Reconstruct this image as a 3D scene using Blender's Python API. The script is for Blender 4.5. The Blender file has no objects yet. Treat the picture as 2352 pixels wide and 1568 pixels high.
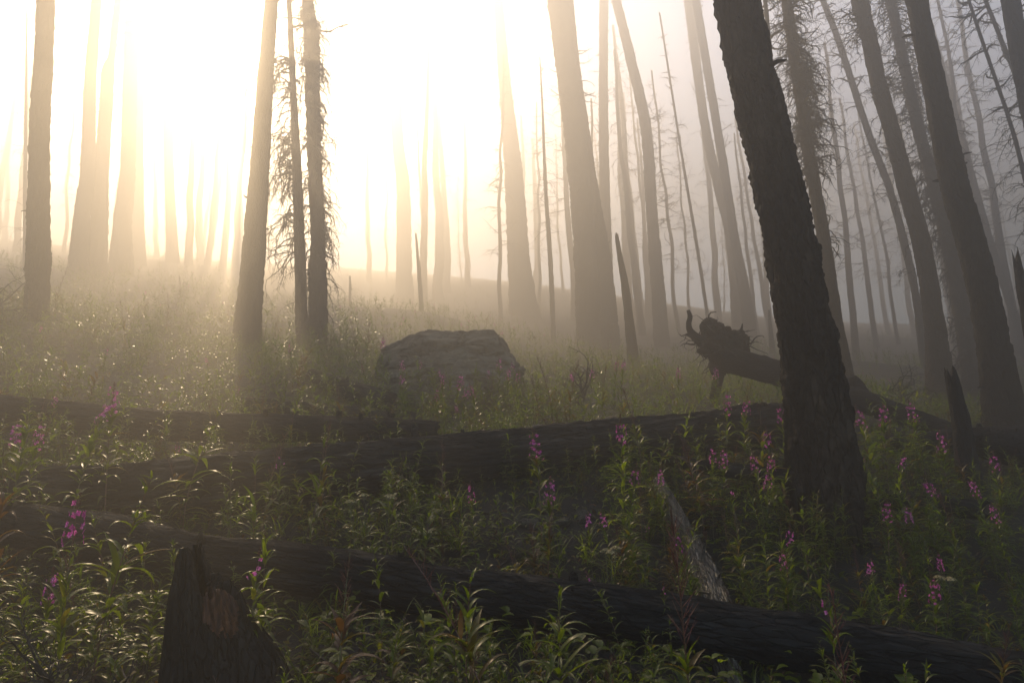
import bpy, math, random
import numpy as np
from mathutils import Vector, Matrix, Quaternion

# ------------------------------------------------------------------ camera, sky, sun, exposure
SC = bpy.context.scene
COL = SC.collection
W2, H2, F = 2352.0, 1568.0, 1437.0
PITCH, ROLL = math.radians(10.0), math.radians(2.5)
CAM = np.array([0.0, 0.0, 1.35])
_f = np.array([0, math.cos(PITCH), math.sin(PITCH)])
_u = np.array([0, -math.sin(PITCH), math.cos(PITCH)])
_r = np.array([1.0, 0, 0])
CR = _r * math.cos(ROLL) - _u * math.sin(ROLL)
CU = _u * math.cos(ROLL) + _r * math.sin(ROLL)

def ray(u, v):
    return _f * F + CR * (u - W2 / 2) + CU * (H2 / 2 - v)

cam_d = bpy.data.cameras.new('camera')
cam = bpy.data.objects.new('camera', cam_d)
COL.objects.link(cam)
cam_d.sensor_width = 36.0
cam_d.lens = F / W2 * 36.0
cam_d.clip_start, cam_d.clip_end = 0.05, 2000
M = Matrix.Identity(4)
for i in range(3):
    M[i][0], M[i][1], M[i][2], M[i][3] = CR[i], CU[i], -_f[i], CAM[i]
cam.matrix_world = M
SC.camera = cam

_s = ray(560, 110)
SUN_DIR = _s / np.linalg.norm(_s)
SUN_EL = math.asin(SUN_DIR[2])
SUN_AZ = math.atan2(SUN_DIR[0], SUN_DIR[1])

world = bpy.data.worlds.new('World')
SC.world = world
world.use_nodes = True
nt = world.node_tree
sky = nt.nodes.new('ShaderNodeTexSky')
sky.sky_type = 'NISHITA'
sky.sun_disc = False
sky.sun_elevation = SUN_EL
sky.sun_rotation = SUN_AZ
nt.links.new(sky.outputs[0], nt.nodes['Background'].inputs[0])
nt.nodes['Background'].inputs[1].default_value = 0.15

sl = bpy.data.lights.new('sun', 'SUN')
sl.energy = 5.0
sl.angle = math.radians(0.5)
sl.color = (1.0, 0.75, 0.46)
sun = bpy.data.objects.new('sun', sl)
COL.objects.link(sun)
sun.rotation_euler = Vector(-SUN_DIR).to_track_quat('-Z', 'Y').to_euler()
sun.location = (0, 0, 60)

SC.view_settings.view_transform = 'Standard'
SC.view_settings.look = 'None'
SC.view_settings.gamma = 1.0
SC.view_settings.use_curve_mapping = False
SC.view_settings.exposure = 2.08
HAZE_DENSITY, HAZE_G = 0.043, 0.64
SC.cycles.max_bounces = 10
SC.cycles.diffuse_bounces = 3
SC.cycles.glossy_bounces = 2
SC.cycles.transmission_bounces = 3
SC.cycles.volume_bounces = 0
SC.cycles.caustics_reflective = False
SC.cycles.caustics_refractive = False
SC.cycles.sample_clamp_indirect = 4.0
SC.cycles.use_denoising = True

rng = np.random.default_rng(7)
random.seed(7)

# ------------------------------------------------------------------ helpers
def at(u, v, Y):
    """Point of the vertical plane y = Y seen at pixel (u, v)."""
    d = ray(u, v)
    return CAM + d * (Y / d[1])

def px(w, u, v, Y):
    """Size in metres of w pixels at that point."""
    d = ray(u, v)
    t = Y / d[1]
    return w * t

def _hash(ix, iy, iz):
    h = (ix.astype(np.int64) * 374761393 + iy.astype(np.int64) * 668265263 + iz.astype(np.int64) * 2147483647 // 7) & 0xffffffff
    h = ((h ^ (h >> 13)) * 1274126177) & 0xffffffff
    h = (h ^ (h >> 16)) & 0xffff
    return h / 65535.0

def vnoise(p):
    p = np.asarray(p, float)
    i = np.floor(p).astype(np.int64)
    f = p - i
    f = f * f * (3 - 2 * f)
    out = 0
    for dx in (0, 1):
        for dy in (0, 1):
            for dz in (0, 1):
                w = (f[:, 0] if dx else 1 - f[:, 0]) * (f[:, 1] if dy else 1 - f[:, 1]) * (f[:, 2] if dz else 1 - f[:, 2])
                out = out + w * _hash(i[:, 0] + dx, i[:, 1] + dy, i[:, 2] + dz)
    return out * 2 - 1

def fbm(p, o=4):
    s, a, t = 0, 1.0, 0
    for k in range(o):
        s = s + a * vnoise(p * (2.03 ** k) + 17.3 * k)
        t += a
        a *= 0.5
    return s / t

def cellnoise(p):
    i = np.floor(p).astype(np.int64)
    return _hash(i[:, 0], i[:, 1], i[:, 2]) * 2 - 1

def tag(o, label=None, cat=None, group=None, kind=None):
    if label: o['label'] = label
    if cat: o['category'] = cat
    if group: o['group'] = group
    if kind: o['kind'] = kind
    return o

def link(name, me, parent=None, loc=None):
    o = bpy.data.objects.new(name, me)
    COL.objects.link(o)
    if parent is not None:
        o.parent = parent
    if loc is not None:
        o.location = loc
    return o

def empty(name, loc):
    o = bpy.data.objects.new(name, None)
    o.empty_display_size = 0.2
    COL.objects.link(o)
    o.location = loc
    return o

class MB:
    """Collects numpy geometry (triangles and quads), tints and material slots for ONE mesh."""
    def __init__(s):
        s.v, s.q, s.t, s.n = [], [], [], 0
        s.qm, s.tm, s.tint = [], [], []
    def add(s, v, q=None, t=None, mat=0, tint=0.5):
        v = np.asarray(v, float).reshape(-1, 3)
        if q is not None and len(q):
            s.q.append(np.asarray(q, int) + s.n); s.qm.append(np.full(len(q), mat))
        if t is not None and len(t):
            s.t.append(np.asarray(t, int) + s.n); s.tm.append(np.full(len(t), mat))
        s.tint.append(np.broadcast_to(np.asarray(tint, float), (len(v),)).copy())
        s.v.append(v); s.n += len(v)
    def arrays(s):
        v = np.concatenate(s.v)
        q = np.concatenate(s.q) if s.q else np.zeros((0, 4), int)
        t = np.concatenate(s.t) if s.t else np.zeros((0, 3), int)
        qm = np.concatenate(s.qm) if s.qm else np.zeros(0, int)
        tm = np.concatenate(s.tm) if s.tm else np.zeros(0, int)
        return v, q, t, qm, tm, np.concatenate(s.tint)
    def mesh(s, name, mats, smooth=True, origin=None):
        v, q, t, qm, tm, tint = s.arrays()
        if origin is not None:
            v = v - np.asarray(origin)
        me = bpy.data.meshes.new(name)
        me.vertices.add(len(v)); me.vertices.foreach_set('co', v.ravel().astype(np.float32))
        nl = len(q) * 4 + len(t) * 3
        me.loops.add(nl)
        me.loops.foreach_set('vertex_index', np.concatenate([q.ravel(), t.ravel()]).astype(np.int32))
        me.polygons.add(len(q) + len(t))
        ls = np.concatenate([np.arange(len(q)) * 4, len(q) * 4 + np.arange(len(t)) * 3]).astype(np.int32)
        me.polygons.foreach_set('loop_start', ls)
        me.polygons.foreach_set('material_index', np.concatenate([qm, tm]).astype(np.int32))
        me.polygons.foreach_set('use_smooth', np.full(len(q) + len(t), smooth))
        a = me.attributes.new('tint', 'FLOAT', 'POINT')
        a.data.foreach_set('value', tint.astype(np.float32))
        for m in (mats if isinstance(mats, (list, tuple)) else [mats]):
            me.materials.append(m)
        me.update(calc_edges=True)
        me.validate()
        return me

# ------------------------------------------------------------------ materials
def mat(name):
    m = bpy.data.materials.new(name)
    m.use_nodes = True
    return m, m.node_tree, m.node_tree.nodes['Principled BSDF']

def N(nt, kind, **kw):
    n = nt.nodes.new(kind)
    for k, v in kw.items():
        if k in n.inputs.keys():
            n.inputs[k].default_value = v
        else:
            setattr(n, k, v)
    return n

def ramp(nt, src, stops):
    r = nt.nodes.new('ShaderNodeValToRGB')
    cr = r.color_ramp
    while len(cr.elements) < len(stops):
        cr.elements.new(0.5)
    for e, (p, c) in zip(cr.elements, stops):
        e.position = p; e.color = (*c, 1)
    nt.links.new(src, r.inputs[0])
    return r

def mapped(nt, scale):
    tc = nt.nodes.new('ShaderNodeTexCoord')
    mp = nt.nodes.new('ShaderNodeMapping')
    mp.inputs['Scale'].default_value = scale
    nt.links.new(tc.outputs['Object'], mp.inputs[0])
    return mp

def bark_mat(name, dark, mid, light, scale=(9, 9, 2.2), rough=0.8, bump=0.03, crack=True, spec=0.3):
    m, nt, b = mat(name)
    mp = mapped(nt, scale)
    n1 = N(nt, 'ShaderNodeTexNoise', Scale=2.0, Detail=9.0, Roughness=0.65, Distortion=0.4)
    nt.links.new(mp.outputs[0], n1.inputs['Vector'])
    v1 = N(nt, 'ShaderNodeTexVoronoi', feature='DISTANCE_TO_EDGE', Scale=2.3)
    nt.links.new(n1.outputs['Color'], v1.inputs['Vector']) if False else nt.links.new(mp.outputs[0], v1.inputs['Vector'])
    n0 = N(nt, 'ShaderNodeTexNoise', Scale=0.35, Detail=3.0, Roughness=0.6)
    nt.links.new(mp.outputs[0], n0.inputs['Vector'])
    nm = N(nt, 'ShaderNodeMath', operation='MULTIPLY_ADD'); nm.inputs[1].default_value = 0.5
    nt.links.new(n0.outputs['Fac'], nm.inputs[0])
    nh = N(nt, 'ShaderNodeMath', operation='MULTIPLY_ADD'); nh.inputs[1].default_value = 1.0; nh.inputs[2].default_value = -0.25
    nt.links.new(n1.outputs['Fac'], nh.inputs[0]); nt.links.new(nh.outputs[0], nm.inputs[2])
    r = ramp(nt, nm.outputs[0], [(0.28, dark), (0.5, mid), (0.74, light)])
    rc = ramp(nt, v1.outputs['Distance'], [(0.0, (0.25,) * 3), (0.12, (1.0,) * 3)])
    mx = nt.nodes.new('ShaderNodeMix'); mx.data_type = 'RGBA'; mx.blend_type = 'MULTIPLY'
    mx.inputs['Factor'].default_value = 0.8 if crack else 0.0
    nt.links.new(r.outputs[0], mx.inputs['A']); nt.links.new(rc.outputs[0], mx.inputs['B'])
    nt.links.new(mx.outputs['Result'], b.inputs['Base Color'])
    b.inputs['Roughness'].default_value = rough
    b.inputs['Specular IOR Level'].default_value = spec
    ad = N(nt, 'ShaderNodeMath', operation='ADD')
    nt.links.new(n1.outputs['Fac'], ad.inputs[0])
    if crack: nt.links.new(rc.outputs[0], ad.inputs[1])
    bp = N(nt, 'ShaderNodeBump', Strength=0.9, Distance=bump)
    nt.links.new(ad.outputs[0], bp.inputs['Height']); nt.links.new(bp.outputs[0], b.inputs['Normal'])
    return m

M_BARK = bark_mat('charred_bark', (0.004, 0.0035, 0.003), (0.014, 0.011, 0.008), (0.04, 0.03, 0.021), bump=0.015, spec=0.1)
M_BARKN = bark_mat('charred_plate_bark', (0.003, 0.0027, 0.0024), (0.013, 0.010, 0.0075), (0.06, 0.045, 0.032), (7, 7, 1.6), bump=0.03, spec=0.12)
M_BARK2 = bark_mat('scorched_brown_bark', (0.008, 0.006, 0.004), (0.03, 0.021, 0.014), (0.07, 0.05, 0.033), bump=0.02, spec=0.15)
M_CHAR = bark_mat('charred_log', (0.003, 0.003, 0.003), (0.009, 0.0085, 0.008), (0.028, 0.026, 0.024), (2.5, 14, 14), 0.85, 0.015, spec=0.12)
M_CHARV = bark_mat('charred_upright_wood', (0.003, 0.003, 0.003), (0.009, 0.0085, 0.008), (0.03, 0.026, 0.022), (15, 15, 2.2), 0.8, 0.012, spec=0.15)
M_WEATH = bark_mat('weathered_charred_log', (0.005, 0.0045, 0.004), (0.018, 0.016, 0.014), (0.055, 0.047, 0.038), (1.6, 12, 12), 0.85, 0.018, spec=0.12)
M_PALE = bark_mat('wet_weathered_wood', (0.008, 0.007, 0.005), (0.07, 0.058, 0.043), (0.30, 0.26, 0.20), (3.0, 22, 22), 0.42, 0.02, True, 0.5)
M_TWIG = bark_mat('dead_twig', (0.012, 0.009, 0.007), (0.03, 0.023, 0.017), (0.06, 0.046, 0.034), (8, 8, 8), 0.85, 0.004, False)
M_ROCK = bark_mat('boulder_stone', (0.028, 0.025, 0.019), (0.085, 0.077, 0.057), (0.17, 0.155, 0.115), (2.6, 2.6, 3.5), 0.9, 0.12, False)
M_ORANGE = bark_mat('exposed_orange_wood', (0.004, 0.002, 0.0015), (0.04, 0.013, 0.005), (0.15, 0.058, 0.018), (30, 30, 3.5), 0.55, 0.012, False)

def ground_mat():
    m, nt, b = mat('forest_floor')
    mp = mapped(nt, (1, 1, 1))
    n1 = N(nt, 'ShaderNodeTexNoise', Scale=1.3, Detail=10.0, Roughness=0.7)
    n2 = N(nt, 'ShaderNodeTexNoise', Scale=34.0, Detail=6.0, Roughness=0.7)
    for n in (n1, n2): nt.links.new(mp.outputs[0], n.inputs['Vector'])
    r = ramp(nt, n1.outputs['Fac'], [(0.35, (0.006, 0.0045, 0.003)), (0.55, (0.016, 0.012, 0.007)), (0.7, (0.020, 0.024, 0.008))])
    r2 = ramp(nt, n2.outputs['Fac'], [(0.4, (0.5,) * 3), (0.7, (1.7, 1.6, 1.4))])
    mx = nt.nodes.new('ShaderNodeMix'); mx.data_type = 'RGBA'; mx.blend_type = 'MULTIPLY'; mx.inputs['Factor'].default_value = 1
    nt.links.new(r.outputs[0], mx.inputs['A']); nt.links.new(r2.outputs[0], mx.inputs['B'])
    nt.links.new(mx.outputs['Result'], b.inputs['Base Color'])
    b.inputs['Roughness'].default_value = 0.9
    bp = N(nt, 'ShaderNodeBump', Strength=1.0, Distance=0.04)
    nt.links.new(n2.outputs['Fac'], bp.inputs['Height']); nt.links.new(bp.outputs[0], b.inputs['Normal'])
    return m
M_GROUND = ground_mat()

def leaf_mat(name, stops, trans, rough=0.3, tfac=0.45, spec=0.6):
    m, nt, b = mat(name)
    at_ = N(nt, 'ShaderNodeAttribute', attribute_name='tint')
    oi = nt.nodes.new('ShaderNodeObjectInfo')
    ad = N(nt, 'ShaderNodeMath', operation='MULTIPLY_ADD'); ad.inputs[1].default_value = 0.3
    nt.links.new(oi.outputs['Random'], ad.inputs[0]); nt.links.new(at_.outputs['Fac'], ad.inputs[2])
    sb = N(nt, 'ShaderNodeMath', operation='SUBTRACT'); sb.inputs[1].default_value = 0.15
    nt.links.new(ad.outputs[0], sb.inputs[0])
    r = ramp(nt, sb.outputs[0], stops)
    nt.links.new(r.outputs[0], b.inputs['Base Color'])
    b.inputs['Roughness'].default_value = rough
    b.inputs['Specular IOR Level'].default_value = spec
    tr = nt.nodes.new('ShaderNodeBsdfTranslucent')
    mx = nt.nodes.new('ShaderNodeMix'); mx.data_type = 'RGBA'; mx.blend_type = 'MULTIPLY'; mx.inputs['Factor'].default_value = 1
    nt.links.new(r.outputs[0], mx.inputs['A']); mx.inputs['B'].default_value = (*trans, 1)
    nt.links.new(mx.outputs['Result'], tr.inputs[0])
    ms = nt.nodes.new('ShaderNodeMixShader'); ms.inputs[0].default_value = tfac
    nt.links.new(b.outputs[0], ms.inputs[1]); nt.links.new(tr.outputs[0], ms.inputs[2])
    nt.links.new(ms.outputs[0], nt.nodes['Material Output'].inputs['Surface'])
    return m

M_LEAF = leaf_mat('fireweed_leaf', [(0.0, (0.045, 0.020, 0.011)), (0.16, (0.070, 0.052, 0.010)), (0.3, (0.056, 0.070, 0.006)), (0.7, (0.040, 0.060, 0.006)), (1.0, (0.100, 0.125, 0.009))], (3.6, 3.6, 0.7), rough=0.32, spec=0.2)
M_STEM = leaf_mat('fireweed_stem', [(0.0, (0.12, 0.03, 0.025)), (0.5, (0.10, 0.05, 0.03)), (1.0, (0.08, 0.09, 0.03))], (1, 1, 1), 0.5, 0.1)
M_PINK = leaf_mat('fireweed_petal', [(0.0, (0.32, 0.04, 0.22)), (0.6, (0.52, 0.12, 0.38)), (1.0, (0.66, 0.28, 0.50))], (1.35, 1.2, 1.35), 0.6, 0.5, 0.2)
M_POD = leaf_mat('fireweed_seed_pod', [(0.0, (0.10, 0.028, 0.022)), (0.6, (0.17, 0.06, 0.045)), (1.0, (0.20, 0.12, 0.07))], (1, 1, 1), 0.6, 0.2, 0.3)
M_UMBEL = leaf_mat('umbel_flower', [(0.0, (0.34, 0.27, 0.13)), (1.0, (0.55, 0.48, 0.27))], (1, 1, 1), 0.8, 0.3, 0.2)

# ------------------------------------------------------------------ where things stand (pixel of the photograph, depth in metres)
# trees: name -> (Y, [(u, v, width)...] from the base up)
TREES = {
 'A': (11.8, [(82, 735, 52), (83, 700, 46), (88, 600, 48), (88, 500, 43), (91, 300, 38), (100, 150, 36), (106, 0, 34)]),
 'B': (24.0, [(180, 645, 56), (183, 600, 42), (187, 500, 32), (201, 400, 30), (207, 200, 24), (221, 0, 20)]),
 'C': (24.4, [(222, 645, 48), (226, 560, 37), (233, 400, 29), (240, 300, 27), (248, 172, 26), (256, 130, 14), (264, 60, 14), (271, 0, 14)]),
 'D': (29.0, [(274, 640, 62), (278, 600, 48), (282, 500, 36), (293, 400, 31), (298, 200, 28), (304, 0, 27)]),
 'E': (38.0, [(318, 620, 34), (316, 500, 26), (318, 300, 20), (322, 0, 16)]),
 'F': (24.0, [(58, 610, 10), (58, 400, 8), (60, 200, 6), (62, 10, 2)]),
 'G': (42.0, [(397, 610, 30), (392, 500, 22), (388, 380, 20), (385, 180, 18), (382, 0, 16)]),
 'H': (13.5, [(563, 810, 72), (568, 760, 60), (578, 640, 52), (588, 500, 47), (596, 400, 42), (606, 240, 36), (616, 100, 31), (623, 0, 28)]),
 'I': (14.0, [(694, 800, 31), (692, 700, 27), (686, 500, 23), (680, 350, 20), (675, 250, 16), (667, 60, 12), (664, 0, 11)]),
 'J': (14.6, [(724, 790, 46), (730, 720, 42), (729, 600, 39), (731, 585, 33), (728, 480, 31), (722, 350, 31), (718, 230, 32), (716, 100, 34), (707, 0, 26)]),
 'K': (46.0, [(930, 710, 44), (928, 600, 36), (926, 430, 30), (912, 300, 26), (900, 0, 20)]),
 'L': (40.0, [(1205, 730, 74), (1192, 600, 52), (1180, 400, 42), (1160, 200, 28), (1144, 0, 22)]),
 'MM': (28.0, [(1272, 790, 12), (1264, 600, 11), (1253, 430, 9), (1246, 250, 5), (1240, 130, 2)]),
 'N': (27.0, [(1354, 835, 66), (1352, 780, 56), (1345, 600, 52), (1330, 400, 50), (1306, 200, 46), (1281, 0, 48)]),
 'NN': (27.8, [(1398, 835, 62), (1394, 760, 54), (1384, 600, 40), (1368, 500, 36), (1345, 350, 32), (1318, 150, 28), (1304, 0, 24)]),
 'O': (36.0, [(1398, 790, 30), (1394, 600, 26), (1388, 400, 23), (1386, 200, 21), (1387, 0, 20)]),
 'P': (34.0, [(1521, 800, 38), (1514, 700, 32), (1498, 500, 26), (1484, 300, 25), (1452, 150, 22), (1415, 0, 20)]),
 'Q': (17.0, [(1458, 850, 30), (1448, 760, 24), (1436, 660, 18), (1424, 590, 12), (1416, 540, 8)]),
 'R': (34.0, [(1630, 760, 9), (1600, 560, 8), (1565, 350, 6), (1515, 30, 4)]),
 'S': (38.0, [(1698, 810, 28), (1680, 560, 22), (1650, 430, 21), (1618, 280, 20), (1580, 0, 19)]),
 'T': (34.0, [(1728, 820, 34), (1715, 700, 27), (1688, 550, 20), (1650, 310, 19), (1598, 0, 18)]),
 'U': (5.2, [(1882, 1330, 205), (1885, 1250, 178), (1887, 1150, 158), (1888, 1080, 153), (1882, 984, 139), (1869, 884, 130), (1854, 780, 119), (1838, 690, 114), (1805, 510, 107), (1768, 350, 101), (1733, 195, 98), (1691, 0, 95)]),
 'V': (11.0, [(1945, 930, 58), (1936, 850, 42), (1922, 760, 30), (1903, 625, 29), (1884, 500, 27), (1866, 400, 26), (1838, 220, 25), (1806, 0, 22)]),
 'VV': (12.0, [(1900, 900, 22), (1800, 320, 12), (1774, 170, 11), (1757, 0, 9)]),
 'WW': (13.5, [(2172, 965, 82), (2163, 930, 66), (2151, 784, 46), (2141, 700, 39), (2115, 550, 36), (2079, 420, 36), (2048, 300, 32), (2020, 200, 33), (1993, 75, 31), (1975, 0, 34)]),
 'X': (9.5, [(2318, 1020, 102), (2309, 960, 86), (2297, 884, 73), (2280, 784, 65), (2265, 700, 60), (2242, 600, 58), (2208, 480, 57), (2184, 385, 54), (2146, 200, 46), (2105, 0, 41)]),
 'Y': (16.5, [(2240, 930, 44), (2215, 750, 36), (2165, 500, 28), (2110, 300, 24), (2045, 0, 20)]),
 'Z': (12.0, [(2520, 1000, 70), (2480, 850, 58), (2380, 300, 42), (2352, 170, 38), (2320, 0, 35)]),
 'ZA': (16.0, [(2600, 960, 22), (2500, 640, 15), (2352, 225, 9), (2263, 0, 8)]),
 'ZB': (15.0, [(2460, 930, 16), (2410, 650, 11), (2352, 400, 9), (2318, 275, 8), (2258, 100, 7), (2225, 0, 6)]),
 'ZC': (30.0, [(2360, 830, 20), (2340, 750, 17), (2288, 600, 14), (2218, 350, 12), (2150, 100, 10), (2120, 0, 9)]),
 'ZD': (22.0, [(2128, 850, 22), (2120, 800, 19), (2098, 650, 16), (2048, 450, 15), (1993, 300, 14), (1928, 100, 13), (1890, 0, 12)]),
 'SR': (8.0, [(2420, 1010, 50), (2372, 760, 36), (2347, 650, 24), (2336, 600, 12)]),
 'SL': (6.5, [(2232, 1140, 62), (2228, 1100, 50), (2214, 1010, 42), (2200, 934, 33), (2182, 850, 24)]),
 'SM': (30.0, [(804, 680, 7), (804, 635, 4)]),
 'SN': (26.0, [(969, 720, 12), (962, 620, 9), (955, 535, 4)]),
 'SO': (26.0, [(1775, 815, 16), (1770, 760, 10), (1766, 712, 5)]),
}
# logs: name -> [(u, v, width, Y)...]
LOGS = {
 'front': [(-160, 1190, 98, 4.05), (0, 1203, 104, 3.95), (200, 1229, 108, 3.85), (450, 1281, 108, 3.75), (700, 1307, 110, 3.7), (1034, 1360, 112, 3.6), (1354, 1397, 114, 3.5), (1650, 1444, 118, 3.45), (2000, 1505, 128, 3.35), (2352, 1572, 142, 3.25), (2520, 1605, 150, 3.2)],
 'long': [(22, 1138, 66, 4.55), (50, 1132, 84, 4.57), (100, 1128, 100, 4.6), (400, 1120, 136, 4.8), (725, 1088, 128, 5.1), (1009, 1056, 112, 5.4), (1284, 1030, 112, 5.8), (1568, 1000, 105, 6.25), (1803, 975, 100, 6.6), (1910, 965, 92, 6.8)],
 'behind': [(-160, 938, 84, 6.1), (0, 948, 84, 6.15), (250, 969, 76, 6.2), (500, 981, 66, 6.25), (784, 986, 62, 6.3), (1006, 990, 48, 6.35)],
 'mid': [(548, 930, 34, 8.0), (700, 942, 42, 7.9), (895, 966, 42, 7.7)],
 'slant': [(715, 862, 34, 9.4), (790, 892, 46, 9.1), (900, 925, 46, 8.8)],
 'rooted': [(1660, 822, 70, 9.4), (1700, 832, 60, 9.3), (1800, 862, 56, 9.1), (1900, 896, 56, 8.9), (2003, 929, 55, 8.6), (2100, 963, 48, 8.4), (2190, 995, 42, 8.2), (2250, 1020, 38, 8.0)],
 'right': [(2022, 1020, 34, 7.3), (2100, 1020, 44, 7.25), (2230, 1014, 64, 7.15), (2352, 1026, 96, 6.9), (2560, 1045, 112, 6.7)],
 'low': [(1965, 1148, 36, 5.9), (2100, 1160, 42, 5.7), (2260, 1172, 46, 5.5)],
 'sunk': [(1490, 1050, 26, 5.5), (1620, 1072, 34, 5.35), (1830, 1098, 38, 5.2)],
 'pale': [(1512, 1100, 24, 5.15), (1550, 1185, 42, 4.85), (1592, 1270, 54, 4.5), (1642, 1370, 66, 4.05), (1658, 1470, 66, 3.65), (1672, 1560, 60, 3.3), (1690, 1680, 56, 2.9)],
}
# terrain: passes under the bases and the logs
CP = []
for k, (Y, pts) in TREES.items():
    if k in ('SR', 'ZA', 'ZB', 'VV', 'F', 'SM'): continue
    u, v, w = pts[0]
    CP.append((*at(u, v - 8, Y), 1.0))
for k, pts in LOGS.items():
    for (u, v, w, Y) in pts[::2]:
        if k == 'rooted' and u < 2100: continue
        p = at(u, v, Y)
        drop = px(w, u, v, Y) * (0.62 if k not in ('front', 'behind', 'pale') else 0.75)
        CP.append((p[0], p[1], p[2] - drop, 0.8))
for u, v, Y in [(1030, 915, 10.3), (500, 1780, 2.4), (1200, 1700, 2.3), (100, 1780, 2.4), (2200, 1800, 2.4), (1250, 1235, 4.5), (400, 700, 20), (700, 700, 26), (1000, 735, 30), (1500, 805, 34), (1900, 838, 30), (2200, 860, 24), (1750, 860, 20), (100, 600, 34)]:
    CP.append((*at(u, v, Y), 1.0))
CP += [(0, 0, 0, 1), (-2, 0, 0.05, 1), (2, 0, -0.05, 1), (0, -12, -1.5, 1), (-20, -10, 1.0, 1), (20, -10, -4, 1)]
for u, v in ((0, 552), (600, 618), (1200, 660), (1800, 742), (2352, 806)):
    CP.append((*at(u, v, 60.0), 1)); CP.append((*at(u, v - 12, 92.0), 1))
CP += [(-72, 92, 26, 1), (-72, 50, 18, 1), (72, 92, 17, 1), (72, 40, 7, 1)]
CP = np.array(CP)

def _phi(d2):
    return np.sqrt(d2 + 2.2)
_n = len(CP)
_A = np.zeros((_n + 3, _n + 3))
_d2 = ((CP[:, None, :2] - CP[None, :, :2]) ** 2).sum(-1)
_A[:_n, :_n] = _phi(_d2) - np.eye(_n) * 0.35
_A[:_n, _n] = 1; _A[:_n, _n + 1:] = CP[:, :2]
_A[_n:, :_n] = _A[:_n, _n:].T
_w = np.linalg.solve(_A, np.concatenate([CP[:, 2], [0, 0, 0]]))

def hgt(x, y):
    x = np.atleast_1d(np.asarray(x, float)); y = np.atleast_1d(np.asarray(y, float))
    out = np.zeros(x.shape)
    for s in range(0, len(x), 20000):
        X, Y = x[s:s + 20000], y[s:s + 20000]
        d2 = (X[:, None] - CP[None, :, 0]) ** 2 + (Y[:, None] - CP[None, :, 1]) ** 2
        out[s:s + 20000] = _phi(d2) @ _w[:_n] + _w[_n] + _w[_n + 1] * X + _w[_n + 2] * Y
    p = np.stack([x * 0.8, y * 0.8, np.zeros_like(x)], 1)
    return out + 0.07 * fbm(p, 3)

def h1(x, y):
    return float(hgt([x], [y])[0])

# ground: one sheet, fine near the camera
t = np.linspace(-1, 1, 300)
gx = 78.5 * (0.10 * t + 0.90 * np.sign(t) * np.abs(t) ** 2.6)
ty = np.linspace(0, 1, 330)
gy = -23 + 116 * (0.0 + 1.0 * ty)
yc = 4.0
tt = np.linspace(-1, 1, 330)
gy = np.where(tt < 0, yc + 27 * (0.2 * tt - 0.8 * np.abs(tt) ** 2.4), yc + 82.5 * (0.12 * tt + 0.88 * tt ** 2.4))
GX, GY = np.meshgrid(gx, gy)
Z = hgt(GX.ravel(), GY.ravel())
idx = np.arange(GX.size).reshape(GX.shape)
mb = MB()
mb.add(np.stack([GX.ravel(), GY.ravel(), Z], 1), q=np.stack([idx[:-1, :-1], idx[:-1, 1:], idx[1:, 1:], idx[1:, :-1]], -1).reshape(-1, 4))
ground = link('ground', mb.mesh('ground', M_GROUND))
tag(ground, kind='structure')

# ------------------------------------------------------------------ tubes: trunks, logs, snags
def smooth_path(P, R, step):
    """Resample a polyline with Catmull-Rom to about one point per step metres."""
    P = np.asarray(P, float); R = np.asarray(R, float)
    if len(P) == 2:
        n = max(2, int(np.linalg.norm(P[1] - P[0]) / step))
        s = np.linspace(0, 1, n + 1)[:, None]
        return P[0] * (1 - s) + P[1] * s, R[0] * (1 - s[:, 0]) + R[1] * s[:, 0]
    Q = np.vstack([2 * P[0] - P[1], P, 2 * P[-1] - P[-2]])
    outP, outR = [], []
    for i in range(len(P) - 1):
        a, b, c, d = Q[i], Q[i + 1], Q[i + 2], Q[i + 3]
        n = max(1, int(round(np.linalg.norm(c - b) / step)))
        s = (np.arange(n) / n)[:, None]
        outP.append(0.5 * ((2 * b) + (c - a) * s + (2 * a - 5 * b + 4 * c - d) * s ** 2 + (3 * b - a - 3 * c + d) * s ** 3))
        outR.append(R[i] * (1 - s[:, 0]) + R[i + 1] * s[:, 0])
    outP.append(P[-1:]); outR.append(R[-1:])
    return np.vstack(outP), np.concatenate(outR)

def frames(P):
    T = np.gradient(P, axis=0)
    T /= np.linalg.norm(T, axis=1)[:, None] + 1e-12
    ref = np.array([1.0, 0, 0]) if abs(T[0][0]) < 0.8 else np.array([0, 1.0, 0])
    A = np.zeros_like(P); a = ref
    for i in range(len(P)):
        a = a - T[i] * (a @ T[i]); a = a / np.linalg.norm(a)
        A[i] = a
    return T, A, np.cross(T, A)

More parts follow.
